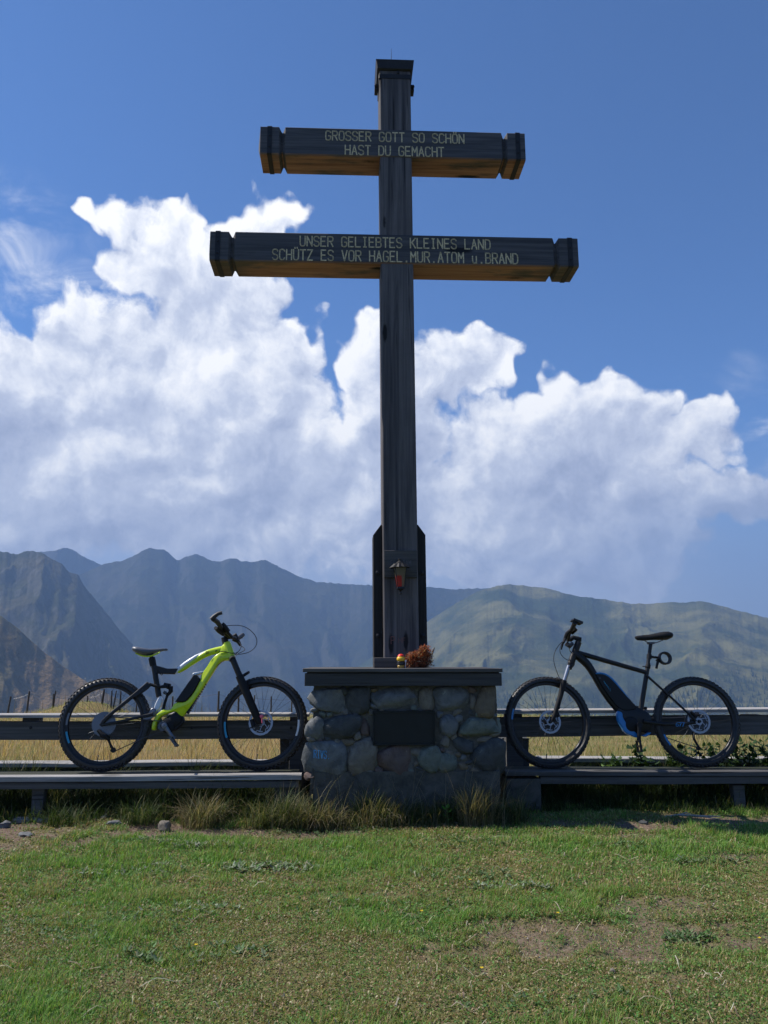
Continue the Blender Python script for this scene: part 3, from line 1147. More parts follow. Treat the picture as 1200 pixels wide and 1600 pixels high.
# ------------------------------------------------------------------ lantern on the post
lan_o = CR.V(626, 923, -HP - 0.10)
LN = Face(CR.o + CR.R @ lan_o, yaw=8, tilt=-1.5)
lantern = LN.empty('grave_lantern')
tag(lantern, 'small black wall lantern with red and yellow glass hanging on the cross post', 'lantern')
zs = CR.V(626, 884, -HP - 0.10).z - lan_o.z
def frust(mb, z0, r0, z1, r1, n=6, rot=0.0, cap=True):
    vs = []
    for z, r in ((z0, r0), (z1, r1)):
        for k in range(n):
            an = rot + 2 * math.pi * k / n
            vs.append((r * math.cos(an), r * math.sin(an), z))
    fs = [(k, (k + 1) % n, n + (k + 1) % n, n + k) for k in range(n)]
    if cap:
        fs += [tuple(range(n - 1, -1, -1)), tuple(range(n, 2 * n))]
    mb.add(vs, fs)
blk = pbr('lantern_black', (0.015, 0.015, 0.016), rough=0.45, metal=0.3)
gh, g0, g1 = 0.030, 0.026, 0.046       # glass body
gtop = 0.178
R0_ = math.pi / 4
mb = MB()
frust(mb, 0.0, 0.012, 0.015, 0.040, 4, R0_)
frust(mb, 0.015, 0.040, gh, 0.036, 4, R0_)
mb.lathe([(0.004, -0.03), (0.010, -0.022), (0.006, -0.010), (0.010, 0.0)], n=8)
for k in range(4):
    an = R0_ + k * math.pi / 2
    mb.tube([(0.038 * math.cos(an), 0.038 * math.sin(an), gh - 0.003), (0.062 * math.cos(an), 0.062 * math.sin(an), gtop)], 0.0035, 5)
frust(mb, gtop, 0.068, gtop + 0.008, 0.068, 4, R0_)
mb.build('frame', blk, lantern, smooth=30)
mb = MB()
n = 12
for k in range(n):
    a0, a1 = 2 * math.pi * k / n, 2 * math.pi * (k + 1) / n
    am = (a0 + a1) / 2
    p = lambda a, r, z: (r * math.cos(a), r * math.sin(a), z)
    mb.add([p(a0, 0.078, gtop + 0.004), p(am, 0.090, gtop + 0.000), p(a1, 0.078, gtop + 0.004), p(a1, 0.045, gtop + 0.030), p(am, 0.050, gtop + 0.034), p(a0, 0.045, gtop + 0.030)],
           [(0, 1, 4, 5), (1, 2, 3, 4)])
frust(mb, gtop + 0.028, 0.048, gtop + 0.052, 0.016, 12)
mb.lathe([(0.016, gtop + 0.05), (0.010, gtop + 0.058), (0.012, gtop + 0.068), (0.002, gtop + 0.074)], n=8)
mb.build('scalloped_roof', blk, lantern, smooth=30)
lg, t, out = material('lantern_glass')
b_ = t.new('ShaderNodeBsdfPrincipled')
tc = t.new('ShaderNodeTexCoord').outputs['Object']
sp = t.new('ShaderNodeSeparateXYZ')
t.put(sp.inputs[0], tc)
lowz = t.smooth(sp.outputs[2], 0.125, 0.108)
left = t.smooth(sp.outputs[0], 0.012, 0.002)
c_ = t.mix(t.math('MULTIPLY', lowz, left), rgb(0.30, 0.27, 0.18), rgb(0.50, 0.06, 0.05))
c_ = t.mix(t.math('MULTIPLY', t.smooth(t.noise(tc, 30, 2), 0.5, 0.7), 0.4), c_, rgb(0.15, 0.25, 0.10))
t.put(b_.inputs['Base Color'], c_)
b_.inputs['Roughness'].default_value = 0.35
tr = t.new('ShaderNodeBsdfTranslucent')
t.put(tr.inputs[0], c_)
mx = t.new('ShaderNodeMixShader')
mx.inputs[0].default_value = 0.6
t.l.new(b_.outputs[0], mx.inputs[1])
t.l.new(tr.outputs[0], mx.inputs[2])
t.l.new(mx.outputs[0], out.inputs[0])
mb = MB()
frust(mb, gh, 0.034, gtop, 0.059, 4, R0_)
mb.build('glass_pane', lg, lantern, smooth=0)
mb = MB()
mb.tube([(0.0, 0.0, gtop + 0.055), (0, 0.05, gtop + 0.075), (0, 0.098, gtop + 0.055), (0, 0.099, gtop - 0.01)], 0.005, 6)
mb.box((0, 0.096, gtop), (0.03, 0.006, 0.09))
mb.build('wall_bracket', blk, lantern)

# ------------------------------------------------------------------ the stone altar
AL = Face((0.10, 5.87, 0.0), yaw=1.5)
altar = AL.empty('stone_altar')
tag(altar, 'altar of rough field stones in mortar with a dark timber slab on top', 'altar')
slab_wood = wood('slab_wood', (0.050, 0.047, 0.046), (0.13, 0.12, 0.112), 'x')
fascia_wood = wood('fascia_wood', (0.030, 0.030, 0.032), (0.070, 0.068, 0.068), 'x')
xl, xr = AL.P(473.5, 1047).x, AL.P(786, 1047).x
ztop, zbot = AL.P(630, 1044.3).y, AL.P(630, 1050.3).y
ALTOP = ztop
random.seed(4)
dp = 0.0
for k in range(4):
    w = 0.235
    mb = MB()
    j = random.uniform(-0.006, 0.006)
    dz = random.uniform(-0.002, 0.0) if k else 0.0
    mb.prism([(xl + j, zbot), (xr + j, zbot), (xr + j, ztop + dz), (xl + j, ztop + dz)], dp, dp + w, 0.004)
    mb.build('plank', slab_wood, altar, smooth=0)
    dp += w + 0.004
f0, f1 = AL.P(630, 1071.8, 0.02).y, AL.P(630, 1052, 0.02).y
xa, xb = AL.P(476, 1060, 0.02).x, AL.P(784, 1060, 0.02).x
for (x0, x1, y0, y1) in ((xa, xb, 0.02, 0.06), (xa, xb, 0.885, 0.925), (xa, xa + 0.04, 0.062, 0.883), (xb - 0.04, xb, 0.062, 0.883)):
    mb = MB()
    mb.prism([(x0, f0), (x1, f0), (x1, f1), (x0, f1)], y0, y1, 0.003)
    mb.build('fascia_board', fascia_wood, altar, smooth=0)
mb = MB()
mb.box(((xa + xb) / 2, 0.47, (f1 + zbot) / 2), (xb - xa - 0.03, 0.86, zbot - f1 - 0.002))
mb.build('batten', fascia_wood, altar, smooth=0)
FV = 0.085                                    # stone faces
mortar = stone_mat('mortar', (0.060, 0.058, 0.052), (0.135, 0.127, 0.11), (0.09, 0.085, 0.072), bump=1.6)
concrete = stone_mat('concrete', (0.045, 0.046, 0.042), (0.105, 0.10, 0.088), (0.07, 0.072, 0.055), bump=0.7)
m0, m1 = AL.P(486, 1080, FV).x, AL.P(780, 1080, FV).x
w0, w1 = AL.P(484, 1210, FV).x, AL.P(787, 1210, FV).x


def rough_block(name, x0, x1, y0, y1, z0, z1, mat, parent, amp=0.008, n=14, seed=0, taper=0.0):
    from mathutils import noise as mn
    mb = MB()
    nx = max(3, int((x1 - x0) / 0.05))
    ny = max(3, int((y1 - y0) / 0.05))
    nz = max(3, int((z1 - z0) / 0.05))
    idx = {}
    vs = []
    fs = []

    def vid(i, j, k):
        key = (i, j, k)
        if key not in idx:
            fz = k / nz
            gr = taper * (1 - fz)
            p = Vector((x0 - gr + (x1 - x0 + 2 * gr) * i / nx, y0 - gr + (y1 - y0 + 2 * gr) * j / ny, z0 + (z1 - z0) * fz))
            d = Vector((mn.noise(p * 7 + Vector((seed, 0, 0))), mn.noise(p * 7 + Vector((seed + 9, 0, 0))), mn.noise(p * 7 + Vector((seed + 17, 3, 0)))))
            p = p + d * amp * (0.3 if k == nz else 1.0)
            idx[key] = len(vs)
            vs.append(p)
        return idx[key]
    for i in range(nx):
        for k in range(nz):
            fs.append((vid(i, 0, k), vid(i + 1, 0, k), vid(i + 1, 0, k + 1), vid(i, 0, k + 1)))
            fs.append((vid(i + 1, ny, k), vid(i, ny, k), vid(i, ny, k + 1), vid(i + 1, ny, k + 1)))
        for j in range(ny):
            fs.append((vid(i, j, nz), vid(i + 1, j, nz), vid(i + 1, j + 1, nz), vid(i, j + 1, nz)))
    for j in range(ny):
        for k in range(nz):
            fs.append((vid(0, j + 1, k), vid(0, j, k), vid(0, j, k + 1), vid(0, j + 1, k + 1)))
            fs.append((vid(nx, j, k), vid(nx, j + 1, k), vid(nx, j + 1, k + 1), vid(nx, j, k + 1)))
    mb.add(vs, fs)
    return mb.build(name, mat, parent, smooth=45)


rough_block('mortar_core', m0 + 0.02, m1 - 0.02, FV + 0.035, 0.86, 0.20, f0 - 0.001, mortar, altar, 0.02, seed=3, taper=0.012)
fz = AL.P(630, 1206, FV).y
rough_block('concrete_footing', w0 + 0.03, w1 - 0.03, FV + 0.008, 0.88, -0.12, fz, concrete, altar, 0.012, seed=6, taper=0.01)

STONE_MATS = {
    'blue': stone_mat('blue_grey_stone', (0.085, 0.092, 0.095), (0.20, 0.205, 0.205), (0.13, 0.135, 0.135)),
    'dark': stone_mat('dark_stone', (0.040, 0.044, 0.046), (0.095, 0.10, 0.10), (0.065, 0.066, 0.07)),
    'brown': stone_mat('brown_stone', (0.10, 0.078, 0.058), (0.21, 0.17, 0.12), (0.14, 0.12, 0.09)),
    'red': stone_mat('reddish_stone', (0.085, 0.058, 0.052), (0.17, 0.125, 0.11), (0.11, 0.09, 0.085)),
    'tan': stone_mat('tan_stone', (0.115, 0.10, 0.085), (0.235, 0.21, 0.17), (0.155, 0.145, 0.13)),
    'green': stone_mat('greenish_stone', (0.085, 0.10, 0.085), (0.19, 0.21, 0.18), (0.12, 0.13, 0.11)),
}


def field_stone(name, c, s, mat, parent, seed, boxy=0.62, rotz=0.0, rough_=0.09, sub=3, roll=0.0):
    """Rounded irregular stone: superellipsoid with lumps. c centre, s full sizes, local to parent."""
    import bmesh
    from mathutils import noise as mn
    bm = bmesh.new()
    bmesh.ops.create_icosphere(bm, subdivisions=sub, radius=1.0)
    M = Matrix.Rotation(rotz, 3, 'Z') @ Matrix.Rotation(roll, 3, 'Y')
    off = Vector((seed * 3.17, seed * 1.3, seed * 7.7))
    # a few random facet planes give it corners
    rnd = random.Random(seed)
    planes = []
    for _ in range(11):
        nrm = Vector((rnd.uniform(-1, 1), rnd.uniform(-1, 1), rnd.uniform(-1, 1))).normalized()
        planes.append((nrm, rnd.uniform(0.76, 0.95)))
    for v in bm.verts:
        p = v.co.normalized()
        q = Vector([math.copysign(abs(a) ** boxy, a) for a in p])
        q *= 1.0 / max(0.8, (abs(q.x) ** 4 + abs(q.y) ** 4 + abs(q.z) ** 4) ** 0.25)
        for nrm, dd in planes:
            e = q.dot(nrm) - dd
            if e > 0:
                q = q - nrm * e * 0.75
        k = 1 + rough_ * mn.noise(p * 1.7 + off) * 1.3 + rough_ * 0.6 * mn.noise(p * 4.0 + off) + rough_ * 0.25 * mn.noise(p * 9.0 + off)
        q = q * k
        v.co = M @ Vector((q.x * s[0] / 2, q.y * s[1] / 2, q.z * s[2] / 2))
    me = bpy.data.meshes.new(name)
    bm.to_mesh(me)
    bm.free()
    me.materials.append(mat)
    me.polygons.foreach_set('use_smooth', [True] * len(me.polygons))
    me.set_sharp_from_angle(angle=rad(50))
    o = bpy.data.objects.new(name, me)
    o.location = c
    return link(o, parent)


STONES = [  # centre x, y and width, height in the enlarged view, kind, boxiness, roll
    (178, 292, 190, 132, 'blue', .6, 0.05), (352, 290, 128, 138, 'dark', .6, 0), (556, 284, 250, 122, 'blue', .62, 0), (728, 282, 78, 128, 'tan', .6, 0),
    (868, 285, 212, 140, 'blue', .6, 0.03), (1056, 302, 104, 158, 'brown', .6, 0.1), (276, 362, 66, 62, 'tan', .8, .6), (248, 442, 236, 122, 'dark', .5, 0),
    (122, 446, 104, 118, 'blue', .7, .2), (383, 442, 62, 124, 'red', .5, 0), (163, 618, 214, 184, 'blue', .62, -.05), (361, 606, 156, 186, 'tan', .68, .1),
    (556, 628, 200, 158, 'red', .66, 0), (745, 612, 130, 148, 'green', .7, .1), (835, 640, 130, 100, 'green', .6, 0), (846, 436, 102, 112, 'blue', .8, 0),
    (1022, 440, 226, 98, 'green', .42, 0), (828, 520, 52, 66, 'tan', .8, 0), (926, 545, 104, 84, 'dark', .5, 0), (1068, 606, 176, 184, 'dark', .65, 0),
    (674, 578, 66, 66, 'tan', .8, .4), (450, 612, 44, 90, 'green', .8, 0), (900, 362, 90, 40, 'tan', .8, -.3), (985, 300, 38, 76, 'tan', .8, 0),
    (420, 360, 60, 34, 'tan', .8, .1), (100, 512, 60, 34, 'tan', .8, .2), (300, 520, 80, 44, 'brown', .8, 0), (1040, 512, 110, 34, 'tan', .8, 0), (860, 590, 60, 40, 'tan', .8, .2),
    (480, 350, 30, 26, 'brown', .8, 0), (970, 365, 60, 40, 'dark', .7, .3), (86, 720, 60, 40, 'red', .8, .2),
]
rivs_stone = None
for i, (zx, zy, zw, zh, kind, bx, roll) in enumerate(STONES):
    px, py = 460 + zx / 3.529, 1010 + zy / 3.529
    c = AL.V(px, py, FV + 0.045)
    k = (AL.P(px + 10, py, FV).x - AL.P(px, py, FV).x) / 10 / 3.529
    sz = (zw * k * 1.17, min(0.20, 0.11 + 0.25 * zw * k), zh * k * 1.17)
    front = 0.03 if min(zw, zh) < 70 else 0.0
    c = Vector((c.x, FV + sz[1] / 2 - 0.012 + front - 0.004 * (i % 3), c.z))
    o = field_stone('stone', c, sz, STONE_MATS[kind], altar, i + 1, bx, roll=roll)
    if i == 10:
        rivs_stone = o
        o['label'] = 'grey stone with small blue painted letters'
# small stones packed into the joints
rf = random.Random(77)
placed = [(zx, zy, zw, zh) for (zx, zy, zw, zh, *_r) in STONES] + [(603, 452, 350, 196)]
tries = 0
count = 0
while tries < 2600 and count < 60:
    tries += 1
    zx, zy = rf.uniform(92, 1110), rf.uniform(240, 705)
    sw, sh = rf.uniform(24, 62), rf.uniform(20, 44)
    if any(((zx - a_) / (0.5 * w_ + 0.36 * sw)) ** 2 + ((zy - b_) / (0.5 * h_ + 0.36 * sh)) ** 2 < 1.0 for (a_, b_, w_, h_) in placed):
        continue
    if abs(zx - 603) < 190 and abs(zy - 452) < 112:
        continue
    placed.append((zx, zy, sw, sh))
    count += 1
    c = AL.V(460 + zx / 3.529, 1010 + zy / 3.529, FV)
    k = s_k = (AL.P(640, 1100, FV).x - AL.P(630, 1100, FV).x) / 10 / 3.529
    field_stone('stone', (c.x, FV + 0.045, c.z), (sw * k * 1.15, 0.075, sh * k * 1.15), STONE_MATS[rf.choice(['tan', 'blue', 'brown', 'dark', 'red', 'green', 'tan'])], altar, 400 + count, 0.8, roll=rf.uniform(-.6, .6), sub=2)
# side and rear faces
rs = random.Random(8)
kinds = list(STONE_MATS)
for side in (0, 1, 2):
    rows_ = [(0.33, 0.21), (0.55, 0.20), (0.76, 0.19), (0.925, 0.13)]
    for zz, hh in rows_:
        if side < 2:
            yy = 0.20
            while yy < 0.84:
                ww = rs.uniform(0.13, 0.25)
                x = (m0 + 0.012 if side == 0 else m1 - 0.012) + (1 if side == 0 else -1) * (0.055 - 0.035 * (1 - zz))
                field_stone('stone', (x, yy + ww / 2, zz), (0.12, ww, hh * rs.uniform(0.9, 1.05)), STONE_MATS[rs.choice(kinds)], altar, rs.randint(50, 900), 0.62, sub=2)
                yy += ww + 0.012
        else:
            xx = m0 + 0.05
            while xx < m1 - 0.1:
                ww = min(rs.uniform(0.16, 0.32), m1 - 0.04 - xx)
                field_stone('stone', (xx + ww / 2, 0.86, zz), (ww, 0.12, hh * rs.uniform(0.9, 1.05)), STONE_MATS[rs.choice(kinds)], altar, rs.randint(50, 900), 0.62, sub=2)
                xx += ww + 0.012
# blue letters painted on the stone, lying on its surface
from mathutils.bvhtree import BVHTree
me = rivs_stone.data
bvh = BVHTree.FromPolygons([v.co + rivs_stone.location for v in me.vertices], [tuple(p.vertices) for p in me.polygons])
mb = MB()
q = AL.V(490.5, 1184, FV)
e_ = AL.V(516, 1184, FV)
w_ = e_.x - q.x
lettering(mb, 'RIVS.', (q.x, 0, q.z), (1, 0, -0.05), (0, 0, 1), w_ / 4.8, w_ / 4.8 * 0.72, 0.052, 0.0055, (0, -1, 0), 0.0015)
for i, v in enumerate(mb.v):
    hit = bvh.ray_cast(Vector((v[0], -0.5, v[2])), Vector((0, 1, 0)))
    y = hit[0].y if hit[0] else FV
    mb.v[i] = (v[0], y - 0.002 + v[1], v[2])
tag(mb.build('lettering', pbr('blue_paint', (0.10, 0.34, 0.62), rough=0.7), rivs_stone, smooth=0, loc=-rivs_stone.location), kind='stuff')
# plaque
a, b = AL.V(582.5, 1111, FV), AL.V(680, 1164.5, FV)
mb = MB()
mb.prism([(a.x, b.z), (b.x, b.z), (b.x, a.z), (a.x, a.z)], FV - 0.004, FV + 0.03, 0.005)
pl_mat = pbr('plaque_metal', (0.010, 0.012, 0.012), rough=0.55, metal=0.3, var=0.4, vscale=12, bump=0.4, bscale=60)
plq = mb.build('plaque', pl_mat, altar, smooth=0)
mb = MB()
for (x0, x1, z0, z1) in ((a.x, b.x, a.z - 0.014, a.z), (a.x, b.x, b.z, b.z + 0.014), (a.x, a.x + 0.014, b.z + 0.015, a.z - 0.015), (b.x - 0.014, b.x, b.z + 0.015, a.z - 0.015)):
    mb.prism([(x0, z0), (x1, z0), (x1, z1), (x0, z1)], FV - 0.011, FV - 0.002, 0.003)
mb.build('plaque_frame', pl_mat, plq, smooth=0)
for sx_ in (a.x + 0.022, b.x - 0.022):
    for sz_ in (a.z - 0.022, b.z + 0.022):
        mb = MB()
        mb.lathe([(0.006, 0), (0.006, 0.003), (0.003, 0.005)], (sx_, FV - 0.0105, sz_), 'y', 8, Matrix.Rotation(math.pi, 3, 'X'))
        mb.build('screw', dark_iron, plq)

# ------------------------------------------------------------------ benches
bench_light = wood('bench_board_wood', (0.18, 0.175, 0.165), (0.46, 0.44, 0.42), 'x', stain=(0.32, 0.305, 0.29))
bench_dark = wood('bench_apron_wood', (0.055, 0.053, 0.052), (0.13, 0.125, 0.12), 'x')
shade_wood = wood('shade_dark_board_wood', (0.018, 0.020, 0.012), (0.050, 0.050, 0.032), 'x', stain=(0.025, 0.032, 0.014))  # near-black tone stands in for the shade between the bench boards


def board(x0, x1, y0, y1, z0, z1, mat, parent, name='board', seg=26, wob=0.007, seed=0, chip=True):
    """A weathered plank: slightly bowed, worn arrises, chips along the front top edge."""
    from mathutils import noise as mn
    mb = MB()
    vs = []
    c = 0.007
    for i in range(seg + 1):
        x = x0 + (x1 - x0) * i / seg
        d = mn.noise(Vector((x * 0.8, seed * 3.1, 0))) * wob
        d2 = mn.noise(Vector((x * 0.8, seed * 3.1, 5))) * wob
        k = c + (0.010 * max(0, mn.noise(Vector((x * 3.0, seed, 9)))) if chip else 0)
        ring = [(y0, z0), (y1, z0), (y1, z1 - c * .6), (y1 - c * .6, z1), (y0 + k, z1), (y0, z1 - k * 0.8)]
        for (yy, zz) in ring:
            vs.append((x, yy + d2, zz + d))
    n = 6
    fs = []
    for i in range(seg):
        for k in range(n):
            k2 = (k + 1) % n
            fs.append((i * n + k, (i + 1) * n + k, (i + 1) * n + k2, i * n + k2))
    fs.append(tuple(range(n)))
    fs.append(tuple(seg * n + k for k in range(n - 1, -1, -1)))
    mb.add(vs, fs)
    return mb.build(name, mat, parent, smooth=0)


def zpx(F, px, py, v):
    return F.P(px, py, v).y


BL = Face((at(235, 1211.5, 6.08).x, 6.08, 0.0), yaw=3.0)
benchL = BL.empty('double_bench')
tag(benchL, 'weathered grey plank bench left of the stone altar with the yellow bicycle on it', 'bench')
xe = BL.P(471, 1211, 0).x
xs = -2.3
zt_ = zpx(BL, 235, 1211.3, 0)
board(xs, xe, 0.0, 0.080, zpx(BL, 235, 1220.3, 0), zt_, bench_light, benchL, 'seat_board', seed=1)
board(xs, xe - 0.02, 0.015, 0.055, zpx(BL, 235, 1231.6, .015), zpx(BL, 235, 1221.3, .015), bench_dark, benchL, 'apron_board', seed=2)
board(xs, xe - 0.03, 0.090, 0.325, zt_ - 0.05, zt_ - 0.006, shade_wood, benchL, 'seat_board', seed=3)
board(xs, xe - 0.05, 0.350, 0.440, zt_ - 0.055, zt_ - 0.030, shade_wood, benchL, 'seat_board', seed=4)
# back rest
rt = zpx(BL, 235, 1115.5, 0.38)
board(xs, BL.P(483, 1115, .38).x, 0.38, 0.53, rt - 0.026, rt, bench_light, benchL, 'top_rail', seed=5)
board(xs, BL.P(483, 1140, .42).x, 0.425, 0.465, zpx(BL, 235, 1155.3, .425), zpx(BL, 235, 1126.5, .425), bench_dark, benchL, 'back_board', seed=6)
for px in (48, 466):
    a, b = BL.P(px - 13, 1125, .47).x, BL.P(px + 13, 1125, .47).x
    mb = MB()
    zlo = zpx(BL, 235, 1153, .425) if px == 48 else -0.1
    mb.prism([(a, zlo), (b, zlo), (b, rt - 0.027), (a, rt - 0.027)], 0.468, 0.56, 0.004)
    mb.build('post', bench_dark, benchL, smooth=0)
zr = zpx(BL, 235, 1188.5, 0.80)
board(xs, BL.P(440, 1190, .8).x, 0.71, 0.86, zr - 0.035, zr, bench_light, benchL, 'seat_board', seed=7)
board(xs, BL.P(440, 1190, .8).x, 0.735, 0.765, 0.0, zr - 0.037, shade_wood, benchL, 'apron_board', seed=8)  # added dark board, stands in for the shade below the rear seat
a, b = BL.P(48, 1250, .05).x, BL.P(68, 1250, .05).x
mb = MB()
mb.prism([(a + .01, -0.12), (b - .02, -0.12), (b, zpx(BL, 60, 1232, .05)), (a, zpx(BL, 60, 1232, .05))], 0.058, 0.13, 0.004)
mb.build('leg', bench_dark, benchL, smooth=0)
rough_block('support_block', BL.P(428, 1230, .02).x, BL.P(470, 1230, .02).x, 0.058, 0.44, -0.12, zt_ - 0.056, concrete, benchL, 0.006, seed=12)
rough_block('support_block', BL.P(436, 1170, .5).x, BL.P(485, 1170, .5).x, 0.58, 0.88, -0.12, zpx(BL, 440, 1154, .6), STONE_MATS['dark'], benchL, 0.012, seed=15)
rough_block('support_block', BL.P(-40, 1230, .02).x - 0.5, BL.P(-40, 1230, .02).x - 0.3, 0.058, 0.44, -0.12, zt_ - 0.056, concrete, benchL, 0.006, seed=18)

for px in (48, 150, 300, 455):
    mb = MB()
    v3 = BL.V(px, 1137, .425)
    mb.lathe([(0.011, 0), (0.011, 0.004), (0.005, 0.008)], (v3.x, 0.4245, v3.z), 'y', 8, Matrix.Rotation(math.pi, 3, 'X'))
    mb.build('bolt', dark_iron, benchL)

BR = Face((at(1000, 1205, 6.37).x, 6.37, 0.0), yaw=3.0, tilt=0.35)
benchR = BR.empty('double_bench')
tag(benchR, 'dark shaded plank bench right of the altar with the black and blue bicycle on it', 'bench')
x0 = BR.P(790, 1207, 0).x
x1 = 2.2
zt2 = zpx(BR, 1000, 1205.0, 0)
board(x0, x1, 0.0, 0.095, zpx(BR, 1000, 1212.3, 0), zt2, bench_dark, benchR, 'seat_board', seed=11)  # dark wood, not the light one, so the seat's shade is in its colour
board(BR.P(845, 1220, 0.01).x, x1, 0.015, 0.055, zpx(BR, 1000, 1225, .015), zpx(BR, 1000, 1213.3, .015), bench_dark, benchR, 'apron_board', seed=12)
board(x0, x1, 0.105, 0.325, zt2 - 0.05, zt2 - 0.006, shade_wood, benchR, 'seat_board', seed=13)
board(x0, x1, 0.350, 0.440, zt2 - 0.055, zt2 - 0.030, shade_wood, benchR, 'seat_board', seed=14)
BRb = Face(BR.o, yaw=3.0, tilt=-0.25)
rt2 = zpx(BR, 985, 1108.5, 0.38)
br_back = board(BR.P(779, 1115, .38).x, x1, 0.38, 0.55, rt2 - 0.03, rt2, bench_light, benchR, 'top_rail', seed=15)
br_board = board(BR.P(779, 1140, .42).x, x1, 0.425, 0.465, zpx(BR, 985, 1150, .425), zpx(BR, 985, 1119, .425), bench_dark, benchR, 'back_board', seed=16)
for o in (br_back, br_board):
    o.rotation_euler = (0, rad(-0.6), 0)
for px in (803, 1177):
    a, b = BR.P(px - 13, 1125, .47).x, BR.P(px + 13, 1125, .47).x
    mb = MB()
    zlo = zpx(BR, 985, 1146, .425) if px == 1177 else -0.1
    mb.prism([(a, zlo), (b, zlo), (b, rt2 - 0.045), (a, rt2 - 0.045)], 0.468, 0.56, 0.004)
    mb.build('post', bench_dark, benchR, smooth=0)
zr = zpx(BR, 950, 1183, 0.82)
board(BR.P(840, 1184, .8).x, x1, 0.74, 0.89, zr - 0.035, zr, bench_light, benchR, 'seat_board', seed=17)
board(BR.P(840, 1184, .8).x, x1, 0.765, 0.795, 0.0, zr - 0.037, shade_wood, benchR, 'apron_board', seed=18)  # added here too, fills the gap with dark in place of shade
a, b = BR.P(1148, 1250, .05).x, BR.P(1166, 1250, .05).x
mb = MB()
mb.prism([(a, -0.12), (b, -0.12), (b, zpx(BR, 1160, 1225, .05) - 0.01), (a, zpx(BR, 1160, 1225, .05) - 0.01)], 0.058, 0.13, 0.004)
mb.build('leg', bench_dark, benchR, smooth=0)
rough_block('support_block', BR.P(791, 1230, .02).x, BR.P(844, 1230, .02).x, 0.004, 0.44, -0.12, zt2 - 0.056, concrete, benchR, 0.006, seed=22)
rough_block('support_block', BR.P(788, 1170, .5).x, BR.P(830, 1170, .5).x, 0.58, 0.88, -0.12, zpx(BR, 800, 1153, .6), STONE_MATS['dark'], benchR, 0.012, seed=25)

# ------------------------------------------------------------------ bicycles
rubber = pbr('tyre_rubber', (0.020, 0.020, 0.022), rough=0.5, var=0.35, vscale=40, bump=0.3, bscale=120)
tread_rubber = pbr('dusty_tread', (0.050, 0.047, 0.045), rough=0.9, var=0.5, vscale=25)
rim_black = pbr('rim_black', (0.018, 0.018, 0.020), rough=0.28, metal=0.5)
steel = pbr('brushed_steel', (0.30, 0.32, 0.36), rough=0.40, metal=1.0)
dull_steel = pbr('dull_steel', (0.10, 0.105, 0.115), rough=0.5, metal=0.8)
grey_ano = pbr('grey_anodised', (0.16, 0.17, 0.19), rough=0.4, metal=0.7)
black_paint = pbr('black_paint', (0.008, 0.008, 0.009), rough=0.42, spec=0.4, var=0.25, vscale=18)
matt_black = pbr('matt_black', (0.010, 0.010, 0.011), rough=0.6, spec=0.3, var=0.3, vscale=20)
plastic = pbr('black_plastic', (0.007, 0.007, 0.008), rough=0.5, spec=0.35)
lime = pbr('lime_paint', (0.56, 0.72, 0.010), rough=0.3, coat=0.5, var=0.10, vscale=9)
white_paint = pbr('silver_white_paint', (0.62, 0.66, 0.72), rough=0.3, coat=0.4, var=0.08, vscale=12)
blue_pl = pbr('blue_cover', (0.010, 0.19, 0.48), rough=0.35, coat=0.2)
pink = pbr('pink_knob', (0.75, 0.13, 0.20), rough=0.5)
grey_sad = pbr('saddle_grey', (0.10, 0.11, 0.13), rough=0.4)
white_decal = pbr('white_decal', (0.75, 0.76, 0.78), rough=0.5)
blue_decal = pbr('blue_decal', (0.02, 0.30, 0.50), rough=0.5)


